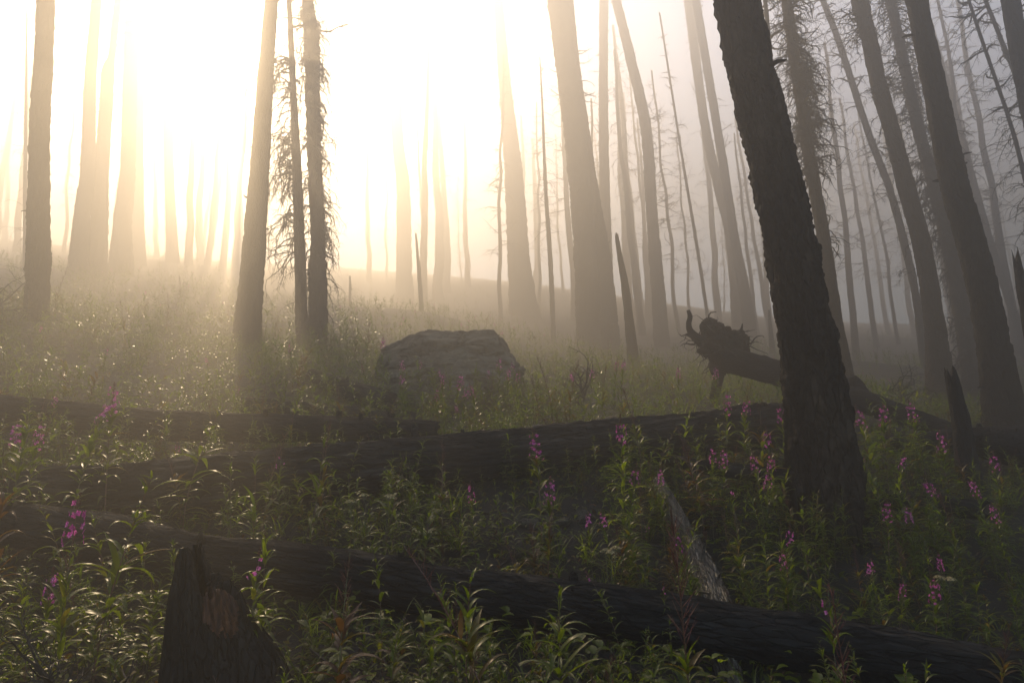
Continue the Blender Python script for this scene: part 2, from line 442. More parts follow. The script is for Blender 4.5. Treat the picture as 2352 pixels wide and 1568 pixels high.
def tube(mb, P, R, seg=24, rough=0.05, chunk=0.03, fs=(7, 1.4), seed=0.0, cap0=True, cap1=True, jag=0.0, flare=0.0, oval=1.0, mat=0, grain=0.0, plates=0.0):
    """rough and chunk are relative radius displacements; jag raises ragged splinters at the far end."""
    T, A, B = frames(P)
    n = len(P)
    th = np.linspace(0, 2 * np.pi, seg, endpoint=False)
    s = np.concatenate([[0], np.cumsum(np.linalg.norm(np.diff(P, axis=0), axis=1))])
    TH, S = np.meshgrid(th, s)
    Rm = np.repeat(R[:, None], seg, 1)
    q = np.stack([np.cos(TH).ravel() * fs[0] * 0.35 + seed, np.sin(TH).ravel() * fs[0] * 0.35 + seed * 0.7, S.ravel() * fs[1] + seed * 1.3], 1)
    disp = rough * fbm(q, 4)
    q2 = np.stack([TH.ravel() * fs[0] / 2.2 + 0.5 * vnoise(q), S.ravel() * fs[1] * 3.1 + 1.5 * vnoise(q * 0.7 + 5), np.full(TH.size, seed)], 1)
    disp = disp + chunk * cellnoise(q2) + chunk * 0.8 * cellnoise(q2 * 2.3 + 9)
    if plates:
        q4 = np.stack([np.cos(TH).ravel() * 3.4 + seed, np.sin(TH).ravel() * 3.4, S.ravel() * 1.7], 1)
        disp = disp - plates * np.clip(1 - 9 * np.abs(fbm(q4, 2)), 0, 1) - plates * 0.6 * np.clip(1 - 9 * np.abs(fbm(q4 * np.array([1.9, 1.9, 2.6]) + 7, 2)), 0, 1)
    if grain:
        q3 = np.stack([np.cos(TH).ravel() * 6 + seed, np.sin(TH).ravel() * 6, S.ravel() * 0.7], 1)
        disp = disp - grain * np.clip(1 - 6 * np.abs(fbm(q3, 3)), 0, 1)
    Rm = Rm * (1 + disp.reshape(Rm.shape))
    if flare:
        lob = 0.5 + 0.5 * np.sin(TH * 4 + seed * 3) * 0.7 + 0.3 * np.sin(TH * 7 + seed)
        Rm = Rm * (1 + flare * lob * np.exp(-S / 0.35))
    V = P[:, None, :] + A[:, None, :] * (np.cos(TH) * Rm)[..., None] + B[:, None, :] * (np.sin(TH) * Rm * oval)[..., None]
    if jag:
        e = np.clip((S - s[-1] + jag * 0.6) / (jag * 0.6), 0, 1)
        jn = vnoise(np.stack([np.cos(TH).ravel() * 2.2 + seed, np.sin(TH).ravel() * 2.2, np.full(TH.size, seed)], 1)).reshape(TH.shape)
        jn2 = cellnoise(np.stack([TH.ravel() * 3.0, np.full(TH.size, seed), np.full(TH.size, 1.0)], 1)).reshape(TH.shape)
        V = V + T[:, None, :] * (e * (jn * 0.7 + jn2 * 0.3) * jag)[..., None]
    idx = np.arange(n * seg).reshape(n, seg)
    nx = np.roll(idx, -1, 1)
    Q = np.stack([idx[:-1], nx[:-1], nx[1:], idx[1:]], -1).reshape(-1, 4)
    verts = V.reshape(-1, 3)
    tris = []
    extra = []
    base = len(verts)
    if cap0:
        extra.append(V[0].mean(0) + T[0] * 0.15 * R[0]); c = base + len(extra) - 1
        tris += [(c, idx[0, (j + 1) % seg], idx[0, j]) for j in range(seg)]
    if cap1:
        extra.append(V[-1].mean(0) - T[-1] * (0.3 * R[-1] + jag * 0.6)); c = base + len(extra) - 1
        tris += [(c, idx[-1, j], idx[-1, (j + 1) % seg]) for j in range(seg)]
    if extra:
        verts = np.vstack([verts, extra])
    mb.add(verts, q=Q, t=tris, mat=mat)
    return V

def thin_tube(mb, P, R, seg=3, mat=0, tint=0.5):
    P = np.asarray(P, float); R = np.asarray(R, float)
    T, A, B = frames(P)
    th = np.linspace(0, 2 * np.pi, seg, endpoint=False)
    V = P[:, None, :] + (A[:, None, :] * np.cos(th)[None, :, None] + B[:, None, :] * np.sin(th)[None, :, None]) * R[:, None, None]
    n = len(P)
    idx = np.arange(n * seg).reshape(n, seg); nx = np.roll(idx, -1, 1)
    mb.add(V.reshape(-1, 3), q=np.stack([idx[:-1], nx[:-1], nx[1:], idx[1:]], -1).reshape(-1, 4), mat=mat, tint=tint)

def branch_walk(rs, p, d, L, r0, n, droop, curl, up=0.0):
    """One wandering branch: points and radii."""
    pts, d = [np.array(p)], np.array(d, float)
    st = L / n
    for i in range(n):
        d = d + rs.normal(0, curl, 3) + np.array([0, 0, -droop + up * (i / n)])
        d /= np.linalg.norm(d)
        pts.append(pts[-1] + d * st)
    rr = r0 * (1 - 0.85 * np.linspace(0, 1, n + 1))
    return np.array(pts), rr

def v_fraction(P, v):
    d = P - CAM; vv = H2 / 2 - F * (d @ CU) / (d @ _f)
    return float(np.clip(np.interp(-v, -vv, np.linspace(0, 1, len(P))), 0, 1))

def twig_crown(mb, rs, P, R, s0=0, s1=1, count=10, L=1.0, v=None, droop=0.18, curl=0.22, subs=5, r0=0.012, sub_L=0.5, side=None, up=0.0, lens=None, spread=0.25):
    """Dead branches with twigs along the trunk path between fractions s0 and s1."""
    if v: s0, s1 = v_fraction(P, v[0]), v_fraction(P, v[1])
    s = np.linspace(0, 1, len(P))
    for k in range(count):
        f = s0 + (s1 - s0) * rs.random()
        c = np.array([np.interp(f, s, P[:, j]) for j in range(3)])
        tr = np.interp(f, s, R)
        a = rs.random() * 2 * np.pi if side is None else side + rs.normal(0, 0.7)
        d = np.array([math.cos(a), math.sin(a), spread + rs.normal(0, 0.25)])
        ll = L * (0.45 + 0.75 * rs.random()) * (lens(f) if lens else 1)
        pts, rr = branch_walk(rs, c + d * tr * 0.7, d, ll, r0 * (0.6 + 0.6 * rs.random()), 9, droop, curl, up)
        thin_tube(mb, pts, rr * 1.9, 3)
        for j in range(subs):
            i = rs.integers(1, 9)
            dd = pts[i] - pts[i - 1]; dd = dd / np.linalg.norm(dd) + rs.normal(0, 0.75, 3)
            q, qr = branch_walk(rs, pts[i], dd / np.linalg.norm(dd), ll * sub_L * (0.3 + 0.7 * rs.random()), rr[i] * 0.6, 6, droop * 0.8, curl * 1.5, up)
            thin_tube(mb, q, qr * 2.2, 3)
            for jj in range(1 if subs < 4 else 2):
                i2 = rs.integers(1, 6)
                d3 = rs.normal(0, 1, 3); d3 /= np.linalg.norm(d3)
                q2, q2r = branch_walk(rs, q[i2], d3, ll * sub_L * 0.35, qr[i2] * 0.6, 3, droop * 0.5, curl, up)
                thin_tube(mb, q2, q2r * 3.0, 3)

TRUNKS = {}
def trunk_path(key, H=None, below=0.5):
    """3-D path of a tree: unprojected on its depth plane, sunk in the ground, carried on above the frame."""
    Y, pts = TREES[key]
    P = [at(u, v, Y) for u, v, w in pts]
    R = [px(w, u, v, Y) / 2 for u, v, w in pts]
    P = np.array(P); R = np.array(R)
    base = P[0].copy(); base[2] = h1(base[0], base[1])
    d = P[1] - P[0]
    foot = P[0] - d / max(abs(d[2]), 1e-6) * (P[0][2] - base[2] + below)
    if P[0][2] - base[2] + below > 0:
        P = np.vstack([foot, P]); R = np.concatenate([[R[0] * 1.08], R])
    if H is not None and P[-1][2] < base[2] + H:
        d = P[-1] - P[-3]; d /= np.linalg.norm(d)
        d = d * 0.75 + np.array([0, 0, 0.25]); d /= np.linalg.norm(d)
        need = (base[2] + H - P[-1][2]) / d[2]
        top = P[-1] + d * need
        mid = P[-1] + d * need * 0.5
        P = np.vstack([P, mid, top]); R = np.concatenate([R, [R[-1] * 0.62, 0.035]])
    return P, R, base

def make_tree(key, label, H=None, name='burnt_tree', cat='tree', group=None, m=None, step=0.06, seg=28, rough=0.12, chunk=0.055, fs=(7, 1.4), jag=0.0, flare=0.14, crown=None, seed=None, stubs=0, plates=0.0):
    P, R, base = trunk_path(key, H)
    sd = (sum(map(ord, key)) * 1.37) if seed is None else seed
    rs = np.random.default_rng(int(sd * 10))
    SP, SR = smooth_path(P, R, step)
    mb = MB()
    tube(mb, SP, SR, seg, rough, chunk, fs, sd, jag=jag, flare=flare, plates=plates)
    m = m or M_BARK
    T_, A_, B_ = frames(SP)
    for k in range(stubs):   # broken limbs
        i = int((0.06 + 0.6 * rs.random()) * len(SP)); a = rs.random() * 6.283
        d = A_[i] * math.cos(a) + B_[i] * math.sin(a); d[2] += 0.15
        L_ = 0.03 + 0.12 * rs.random() ** 2; r_ = min(0.022, SR[i] * 0.16) * (0.6 + 0.6 * rs.random())
        kp, kr = smooth_path([SP[i] + d * SR[i] * 0.7, SP[i] + d * (SR[i] + L_ * 0.5), SP[i] + d * (SR[i] + L_) + rs.normal(0, 0.02, 3)], [r_ * 1.3, r_, r_ * 0.5], 0.03)
        tube(mb, kp, kr, 8, 0.15, 0.08, (5, 3), k * 2.2, jag=r_)
    if crown or H is not None:
        root = empty(name, base)
        tag(root, label, cat, group)
        link('trunk', mb.mesh('trunk', m, origin=base), root)
        cb = MB()
        if crown:
            for c in crown:
                twig_crown(cb, rs, SP, SR, **c)
        if H is not None:   # short broken branches high on the stem, above the frame
            f0 = 0.55
            twig_crown(cb, rs, SP, SR, f0, 0.98, 26, min(1.6, H * 0.09), droop=0.05, subs=3, r0=0.02, lens=lambda f: 1.3 - f)
        link('crown', cb.mesh('crown', M_TWIG, smooth=False, origin=base), root)
        o = root
    else:
        o = link(name, mb.mesh(name, m, origin=base), None, base)
        tag(o, label, cat, group)
    TRUNKS[key] = (base, SR[min(len(SR) - 1, 8)])
    return o

# near and middle trees
make_tree('U', 'thick black leaning trunk, the largest and nearest tree, rising through the whole picture', 19, seg=110, step=0.018, rough=0.15, chunk=0.075, fs=(15, 2.8), flare=0.55, m=M_BARKN, plates=0.10, stubs=16)
make_tree('A', 'dark straight trunk with rough knobbly edges, alone on high ground at the far left', 17, seg=36, step=0.05, rough=0.12, chunk=0.06, fs=(8, 1.8), stubs=12)
make_tree('B', 'tall slim hazy trunk rising close beside a trunk with a broken shoulder', 22, step=0.12, m=M_BARK2, stubs=5)
make_tree('C', 'hazy trunk with a broken shoulder where it narrows to a thin split top', 18, step=0.08, m=M_BARK2, rough=0.12, crown=[dict(s0=0.4, s1=0.5, count=5, L=0.7, subs=3)])
make_tree('D', 'smooth pale brown hazy trunk right of the trunk with the broken shoulder', 22, step=0.12, m=M_BARK2, stubs=5)
make_tree('E', 'faint hazy trunk close behind the smooth pale brown one', 18, step=0.2, m=M_BARK2)
make_tree('F', 'thin dead spire with short drooping twigs behind the dark trunk at the far left', None, name='dead_conifer', step=0.1, seg=8, m=M_TWIG,
          crown=[dict(s0=0.12, s1=0.97, count=70, L=0.75, droop=0.16, subs=3, r0=0.006, lens=lambda f: 1.25 - 0.9 * f)])
make_tree('G', 'faint trunk with a side stub in the bright fog under the sun', 18, step=0.2, m=M_BARK2, crown=[dict(s0=0.25, s1=0.5, count=6, L=1.5, subs=2, droop=0.02)])
make_tree('H', 'sturdy trunk directly below the sun, its top lost in the glare', 17, seg=36, step=0.05, rough=0.10, chunk=0.05, fs=(9, 1.8), m=M_BARK, stubs=12)
make_tree('I', 'slender straight trunk with hanging twigs, just left of the shaggy broken bark trunk', 14, seg=20, step=0.06, rough=0.08, m=M_BARK2,
          crown=[dict(v=(600, 120), count=100, L=1.35, droop=0.42, curl=0.30, subs=7, side=math.pi, r0=0.011, spread=0.3), dict(v=(700, 40), count=60, L=0.75, droop=0.34, curl=0.3, subs=5, r0=0.007)])
make_tree('J', 'shaggy trunk with peeling bark, a ledge near its foot and curtains of drooping twigs', 15, seg=30, step=0.05, rough=0.16, chunk=0.09, fs=(8, 2.2), m=M_BARK2,
          crown=[dict(v=(720, 20), count=190, L=0.85, droop=0.5, curl=0.34, subs=7, r0=0.010, spread=0.2), dict(v=(560, -60), count=90, L=1.0, droop=0.42, curl=0.34, subs=6, r0=0.008, spread=0.2, side=0.2)])
make_tree('K', 'very faint trunk in the white fog between the sun and the boulder', 18, step=0.25, m=M_BARK2)
make_tree('L', 'broad faint trunk flaring at its foot, above and right of the boulder', 19, step=0.25, m=M_BARK2, flare=0.1)
make_tree('MM', 'thin dead spire with level side branches standing above the boulder right end', None, name='dead_conifer', step=0.1, seg=8, m=M_TWIG,
          crown=[dict(s0=0.32, s1=0.97, count=52, L=1.3, droop=0.03, curl=0.14, subs=3, r0=0.008, up=0.05, spread=-0.1, lens=lambda f: 1.35 - f), dict(s0=0.5, s1=0.56, count=4, L=1.6, droop=0.14, subs=3, r0=0.009)])
make_tree('N', 'stout tan trunk, left stem of the joined pair at the centre', 21, seg=32, step=0.07, rough=0.11, m=M_BARK2, stubs=8)
make_tree('NN', 'right stem of the joined pair at the centre, widening toward its foot', 20, seg=32, step=0.07, rough=0.11, m=M_BARK2, stubs=8)
make_tree('O', 'straight slim trunk rising behind the joined pair at the centre', 21, step=0.15, m=M_BARK2, crown=[dict(s0=0.3, s1=0.6, count=14, L=1.1, droop=0.04, subs=3)])
make_tree('P', 'bowed hazy trunk curving left at the top with a few side branches', 22, step=0.12, m=M_BARK2, crown=[dict(s0=0.3, s1=0.62, count=18, L=2.0, droop=0.0, curl=0.2, subs=4, r0=0.016, side=0.0)], stubs=6)
make_tree('Q', 'thin tapering broken snag just right of the joined pair', None, name='broken_snag', step=0.06, seg=16, jag=0.12, m=M_BARK)
make_tree('R', 'hair thin dead pole with fine side twigs behind the curled root', 16, name='dead_conifer', step=0.15, seg=8, m=M_TWIG, crown=[dict(s0=0.15, s1=0.7, count=50, L=1.2, droop=0.05, subs=3, r0=0.007)])
make_tree('S', 'slim hazy leaning trunk, the left of two ending above the upturned roots', 22, step=0.15, m=M_BARK2)
make_tree('T', 'slim hazy leaning trunk, the right of two ending above the upturned roots', 22, step=0.15, m=M_BARK2)
make_tree('V', 'leaning trunk behind the thick black one, shaggy with twigs', 15, seg=28, step=0.05, rough=0.08, m=M_BARK2,
          crown=[dict(v=(420, -160), count=280, L=0.82, droop=0.2, curl=0.45, subs=6, r0=0.009, spread=0.15), dict(v=(340, 40), count=100, L=0.85, droop=0.3, curl=0.4, subs=7, r0=0.009, side=0.2), dict(v=(640, 420), count=16, L=0.55, droop=0.1, curl=0.3, subs=4, r0=0.007)])
make_tree('VV', 'very thin stem glimpsed between the thick black trunk and the shaggy one', 14, name='dead_conifer', seg=10, step=0.1, m=M_TWIG)
make_tree('WW', 'leaning grey trunk with side twigs between the shaggy and the notched dark one', 18, seg=30, step=0.06, rough=0.08, m=M_BARK2,
          crown=[dict(v=(600, -100), count=80, L=0.75, droop=0.16, curl=0.34, subs=5, r0=0.008), dict(v=(90, -60), count=36, L=1.0, droop=0.0, curl=0.45, subs=8, r0=0.009, side=math.pi)], stubs=10)
make_tree('X', 'dark leaning trunk with notched edges near the right edge, wide at its foot', 16, seg=40, step=0.045, rough=0.09, chunk=0.05, fs=(9, 2.0), m=M_BARK, stubs=14)
make_tree('Y', 'leaning stem wrapped from top to foot in dense grey dead twigs', 17, seg=24, step=0.08, m=M_TWIG,
          crown=[dict(v=(900, 420), count=170, L=0.8, droop=0.30, curl=0.36, subs=6, r0=0.009), dict(v=(560, -120), count=380, L=1.1, droop=0.26, curl=0.36, subs=6, r0=0.010)])
make_tree('Z', 'dark trunk crossing the upper right corner', 16, seg=30, step=0.08, m=M_BARK, stubs=8)
make_tree('ZA', 'slim dark stem with curled twigs beside the trunk in the upper right corner', 14, name='dead_conifer', seg=12, step=0.1, m=M_BARK2, crown=[dict(v=(500, -80), count=60, L=0.8, droop=0.14, curl=0.35, subs=5, r0=0.007)])
make_tree('ZB', 'thin stem with arching bare side branches along the right edge', 14, name='dead_conifer', seg=12, step=0.1, m=M_BARK2, crown=[dict(v=(700, -60), count=60, L=1.0, droop=0.2, curl=0.24, subs=5, r0=0.007, side=math.pi), dict(v=(650, -60), count=40, L=0.8, droop=0.14, subs=5, r0=0.007)])
make_tree('ZC', 'pale slim trunk in the fog right of the dark notched one', 20, step=0.15, m=M_BARK2, crown=[dict(s0=0.3, s1=0.8, count=30, L=1.4, droop=0.06, subs=3, r0=0.010)])
make_tree('ZD', 'hazy slim trunk with crooked twigs left of the leaning grey one', 18, step=0.1, seg=18, m=M_BARK2, crown=[dict(v=(640, -60), count=80, L=1.2, droop=0.16, curl=0.34, subs=5, r0=0.009)])
make_tree('SR', 'dark broken snag cut by the right edge of the picture', None, name='broken_snag', step=0.04, seg=20, jag=0.25, m=M_BARK)
make_tree('SL', 'black leaning burnt post with a notched top before the fallen log at right', None, name='burnt_post', cat='snag', step=0.025, seg=32, jag=0.12, rough=0.12, m=M_CHARV, flare=0.1)
make_tree('SM', 'tiny broken stake in the fog above the left end of the boulder', None, name='broken_snag', cat='snag', step=0.1, seg=8, jag=0.1)
make_tree('SN', 'thin pointed broken snag in the fog above the boulder', None, name='broken_snag', cat='snag', step=0.1, seg=8, jag=0.1)
make_tree('SO', 'small broken snag in the fog just left of the thick black trunk', None, name='broken_snag', cat='snag', step=0.1, seg=8, jag=0.1)

# far trees dissolving in the fog: a few kinds, copied
def far_kind(kind, seed):
    rs = np.random.default_rng(seed)
    H = [21, 17, 23, 13, 19][kind]
    r = [0.30, 0.16, 0.42, 0.09, 0.24][kind]
    n = 12
    z = np.linspace(-0.8, H, n)
    bend = rs.normal(0, 0.25, (n, 2)).cumsum(0) * 0.35
    P = np.stack([bend[:, 0] - bend[0, 0], bend[:, 1] - bend[0, 1], z], 1)
    R = 0.8 * r * (1 - 0.62 * np.clip(z / H, 0, 1)) * np.where(z < 0.5, 1.25, 1)
    root = empty('foggy_tree', (0, 0, 0))
    SP, SR = smooth_path(P, R, 0.35)
    mb = MB(); tube(mb, SP, SR, 14, 0.10, 0.05, (5, 0.8), seed, jag=0.0, flare=0.2)
    link('trunk', mb.mesh('trunk', M_BARK2), root)
    cb = MB()
    cnt = [34, 70, 26, 80, 60][kind]
    twig_crown(cb, rs, SP, SR, [0.4, 0.25, 0.45, 0.15, 0.3][kind], 0.98, cnt, [1.8, 1.5, 2.0, 1.1, 1.7][kind], droop=0.07, curl=0.22, subs=3, r0=0.018, lens=lambda f: 1.35 - f)
    link('crown', cb.mesh('crown', M_TWIG, smooth=False), root)
    return root

FARK = [far_kind(k, 40 + k) for k in range(5)]
used = [False] * 5
FAR = []
MARKS = [(88, 'the knobbly trunk'), (235, 'the broken shouldered trunk'), (293, 'the smooth pale trunk'), (388, 'the stub sided trunk'), (590, 'the trunk under the sun'), (728, 'the shaggy trunk'), (1030, 'the boulder'), (1255, 'the dead spire'), (1350, 'the joined pair'), (1495, 'the bowed trunk'), (1690, 'the hazy leaning pair'), (1800, 'the thick black trunk'), (1880, 'the tangled trunk'), (2085, 'the leaning grey trunk'), (2200, 'the notched trunk'), (2320, 'the thin arching stem')]
def far_tree(k, x, y, sc, rz, lean):
    z = h1(x, y)
    src = FARK[k]
    if not used[k]:
        o = src; used[k] = True
    else:
        o = src.copy(); COL.objects.link(o)
        for c in src.children:
            d = c.copy(); COL.objects.link(d); d.parent = o
    kh = [21, 17, 23, 13, 19][k]
    o.location = (x, y, z)
    o.scale = (sc, sc, min(sc, (34.5 - z) / kh))
    o.rotation_euler = (lean[0], lean[1], rz)
    kindw = ['faint bare trunk', 'faint slim tree', 'faint broad trunk', 'faint twiggy pole', 'faint drooping tree'][k]
    d = np.array([x, y, z + 7.0]) - CAM
    uu = W2 / 2 + F * (d @ CR) / (d @ _f)
    names = [n_ for u_, n_ in MARKS]; i = sum(uu > u_ for u_, n_ in MARKS)
    if i == 0: lab = f'{kindw} in the fog beside the left edge, beyond {names[0]}'
    elif i == len(MARKS): lab = f'{kindw} in the fog beyond {names[-1]}'
    else: lab = f'{kindw} between {names[i - 1]} and {names[i]}'
    FAR.append((lab, uu, o))
    tag(o, lab, 'tree', 'faint trees in the fog, ' + ('left part' if uu < 560 else 'under the sun and boulder' if uu < 1250 else 'centre' if uu < 1750 else 'right part'))
    return o

rs = np.random.default_rng(11)
placed = [tuple(TRUNKS[k][0][:2]) for k in TRUNKS]
cnt = 0
hand = [(0, 470, 46), (2, 450, 52), (0, 505, 50), (0, 428, 42), (2, 1030, 54), (0, 1080, 58), (1, 1240, 46), (2, 1450, 50), (0, 1475, 38), (1, 1560, 40), (1, 1590, 46), (0, 1650, 48), (4, 1960, 32), (4, 2010, 40), (1, 2060, 42), (4, 2190, 32), (4, 2260, 38), (1, 2300, 28), (0, 20, 42), (1, 130, 46), (0, 350, 56), (0, 850, 56), (4, 1770, 44), (1, 1930, 44), (4, 2330, 32)]
for k, u, Y in hand:
    p = at(u, 760, Y)
    far_tree(k, p[0], Y, 0.9 + 0.3 * rs.random(), rs.random() * 6.28, rs.normal(0, 0.02, 2)); placed.append((p[0], Y)); cnt += 1
while cnt < 78:
    Y = 34 + 34 * rs.random() ** 0.8
    x = Y * (-0.95 + 2.1 * rs.random() ** 0.85)
    if min((x - a) ** 2 + (Y - b) ** 2 for a, b in placed) < 1.3: continue
    k = int(rs.choice([0, 1, 2, 3, 4], p=[0.3, 0.22, 0.1, 0.16, 0.22]))
    if x / Y > 0.25 and rs.random() < 0.5: k = 4
    far_tree(k, x, Y, 0.8 + 0.5 * rs.random(), rs.random() * 6.28, rs.normal(0, 0.025, 2)); placed.append((x, Y)); cnt += 1


for lab in set(l for l, u, o in FAR):
    g = sorted([(u, o) for l, u, o in FAR if l == lab], key=lambda t: t[0])
    if len(g) > 1:
        for i, (u, o) in enumerate(g):
            o['label'] = ('leftmost' if i == 0 else 'rightmost' if i == len(g) - 1 else ['second', 'third', 'fourth', 'fifth', 'sixth', 'seventh', 'eighth'][min(i - 1, 6)] + '-from-left') + ' ' + lab

# ------------------------------------------------------------------ fallen logs
LOGAX = []
def make_log(key, name, label, m, seg=40, step=0.04, rough=0.12, chunk=0.045, fs=(9, 1.3), grain=0.10, jag=0.1, knots=(), cat='log', parent=None):
    pts = LOGS[key]
    P = np.array([at(u, v, Y) for u, v, w, Y in pts])
    R = np.array([px(w, u, v, Y) / 2 for u, v, w, Y in pts])
    SP, SR = smooth_path(P, R, step)
    mb = MB()
    sd = sum(map(ord, key)) * 0.71
    tube(mb, SP, SR, seg, rough, chunk, fs, sd, grain=grain, jag=jag)
    mid = SP[len(SP) // 2]
    # object axes along the log, so that the grain of the material follows it
    ax = SP[-1] - SP[0]; ax /= np.linalg.norm(ax)
    q = Vector(ax).to_track_quat('X', 'Z')
    Rm = np.array(q.to_matrix())
    krs = np.random.default_rng(len(key) * 31 + 5)
    extra = [(krs.random() * 0.9 + 0.05, krs.random() * 6.28, 0.02 + 0.10 * krs.random() ** 2, SR.mean() * (0.10 + 0.14 * krs.random())) for _ in range(9)]
    for s, ang, L, r in list(knots) + extra:   # stubs of broken branches
        i = int(s * (len(SP) - 1)); T, A, B = frames(SP)
        d = A[i] * math.cos(ang) + B[i] * math.sin(ang); d = d / np.linalg.norm(d)
        kp, kr = smooth_path([SP[i] + d * SR[i] * 0.6, SP[i] + d * (SR[i] + L)], [r, r * 0.55], 0.02)
        tube(mb, kp, kr, 12, 0.12, 0.06, (5, 3), s * 9, jag=L * 0.25)
    v = mb.v
    mb.v = [(a - mid) @ Rm for a in v]
    me = mb.mesh(name, m)
    o = link(name, me, parent, mid)
    o.rotation_euler = q.to_euler()
    tag(o, label, cat)
    LOGAX.append((key, SP, SR))
    return o

make_log('front', 'fallen_log', 'near black fallen log crossing the whole foreground, behind the stump', M_CHAR, seg=64, step=0.02, rough=0.12, chunk=0.04, fs=(9, 1.8), grain=0.12, knots=[(0.30, 2.2, 0.05, 0.03), (0.62, 1.4, 0.04, 0.035)])
make_log('long', 'fallen_log', 'long cracked charred log behind the nearest one, running from left edge to the thick trunk', M_WEATH, seg=64, step=0.03, rough=0.13, chunk=0.05, fs=(10, 1.6), grain=0.20, knots=[(0.45, 1.5, 0.03, 0.03)])
make_log('behind', 'fallen_log', 'black log with a sawn looking blunt end, lying just above the long cracked log', M_CHAR, seg=48, step=0.03, rough=0.09, chunk=0.04, knots=[(0.66, 1.9, 0.05, 0.035), (0.80, 1.7, 0.05, 0.05)], jag=0.03)
make_log('mid', 'fallen_log', 'short dark log half hidden in leaves below the sun', M_CHAR, seg=28, step=0.05)
make_log('slant', 'fallen_log', 'dark sloping log end between the shaggy trunk and the boulder', M_CHAR, seg=28, step=0.05)
make_log('right', 'fallen_log', 'black log lying behind the leaning post and running off at the right edge', M_CHAR, seg=40, step=0.04)
make_log('low', 'fallen_log', 'low black log in the plants right of the thick trunk', M_CHAR, seg=28, step=0.05)
make_log('sunk', 'fallen_log', 'dark half sunken log in the plants left of the thick trunk', M_CHAR, seg=28, step=0.05)
make_log('pale', 'weathered_log', 'pale wet log pointing at the camera and passing under the nearest log', M_PALE, seg=64, step=0.015, rough=0.30, chunk=0.05, fs=(6, 5.0), grain=0.25, jag=0.3)

# the toppled tree with its upturned roots
pts = LOGS['rooted']
P = np.array([at(u, v, Y) for u, v, w, Y in pts]); R = np.array([px(w, u, v, Y) / 2 for u, v, w, Y in pts])
root_base = P[len(P) // 2].copy()
toppled = empty('toppled_tree', root_base)
tag(toppled, 'toppled tree lifting its dark root mass with one root curled up like a horn', 'fallen tree')
SP, SR = smooth_path(P, R, 0.04)
mb = MB(); tube(mb, SP, SR, 36, 0.08, 0.04, (8, 1.2), 3.3, grain=0.05, jag=0.1)
peg = [at(1935, 888, 8.85), at(1952, 884, 8.85), at(1968, 892, 8.8), at(1990, 915, 8.7)]
kp, kr = smooth_path(peg, [0.12, 0.14, 0.12, 0.08], 0.03); tube(mb, kp, kr, 20, 0.2, 0.08, (5, 3), 8.8, jag=0.05)
link('trunk', mb.mesh('trunk', M_CHAR, origin=root_base), toppled)
LOGAX.append(('rooted', SP, SR))
mb = MB()
Yr = 9.4
def lump(mb, c, rx, ry, rz, seed, amp=0.25, n=26, fr=2.5):
    th = np.linspace(0, np.pi, n); ph = np.linspace(0, 2 * np.pi, n * 2, endpoint=False)
    TH, PH = np.meshgrid(th, ph, indexing='ij')
    D = np.stack([np.sin(TH) * np.cos(PH), np.sin(TH) * np.sin(PH), np.cos(TH)], -1).reshape(-1, 3)
    r = 1 + amp * fbm(D * fr + seed, 4) + amp * 0.35 * cellnoise(D * 4 + seed + 0.3 * fbm(D * 3, 2)[:, None])
    V = D * r[:, None] * np.array([rx, ry, rz]) + np.asarray(c)
    idx = np.arange(n * 2 * n).reshape(n, 2 * n); nx = np.roll(idx, -1, 1)
    mb.add(V, q=np.stack([idx[:-1], idx[1:], nx[1:], nx[:-1]], -1).reshape(-1, 4))
# root ball outline from overlapping lumps (u, v, half width px, half height px)
for i, (u, v, a, b, dy) in enumerate([(1655, 795, 46, 36, 0.0), (1690, 790, 30, 34, 0.12), (1630, 748, 20, 19, -0.1), (1652, 750, 12, 10, 0.1), (1668, 760, 12, 11, 0.0), (1684, 772, 12, 12, -0.05), (1698, 778, 12, 16, 0.05), (1712, 792, 8, 14, 0), (1622, 782, 22, 18, 0.0), (1650, 838, 20, 28, 0.05), (1611, 806, 10, 7, -0.05), (1640, 775, 26, 26, -0.05), (1665, 820, 30, 26, 0)]):
    c = at(u, v, Yr + dy)
    lump(mb, c, px(a, u, v, Yr), px((a + b) / 2, u, v, Yr) * 0.8, px(b, u, v, Yr), i * 3.1, 0.28)
link('root_ball', mb.mesh('root_ball', M_CHAR, origin=root_base), toppled)
rrs = np.random.default_rng(21)
rb = MB()
for k in range(150):
    u_, v_ = [(1655, 790), (1690, 785), (1630, 755), (1640, 815), (1610, 785), (1705, 790)][k % 6]
    c = at(u_ + rrs.normal(0, 8), v_ + rrs.normal(0, 8), Yr + rrs.normal(0, 0.12))
    d = np.array([rrs.normal(-0.2, 1), rrs.normal(-0.3, 0.7), rrs.normal(0.1, 0.8)]); d /= np.linalg.norm(d)
    pp_, rr_ = branch_walk(rrs, c, d, 0.16 + 0.30 * rrs.random() ** 1.5, 0.006 + 0.018 * rrs.random() ** 2, 8, 0.10, 0.4)
    thin_tube(rb, pp_, rr_, 5)
link('fine_roots', rb.mesh('fine_roots', M_TWIG, origin=root_base), toppled)
def root_tube(pp, step=0.02, seed=1.0):
    Pq = [at(u, v, Yr + dy) for u, v, w, dy in pp]; Rq = [px(w, u, v, Yr) / 2 for u, v, w, dy in pp]
    a, b = smooth_path(Pq, Rq, step); m = MB(); tube(m, a, b, 18, 0.12, 0.05, (6, 4), seed, jag=0.01)
    link('root', m.mesh('root', M_CHAR, origin=root_base), toppled)
root_tube([(1630, 788, 30, 0), (1612, 784, 26, -.05), (1596, 772, 20, -.1), (1584, 757, 14, -.12), (1582, 742, 12, -.12), (1585, 728, 11, -.12), (1581, 713, 8, -.1)], seed=2)
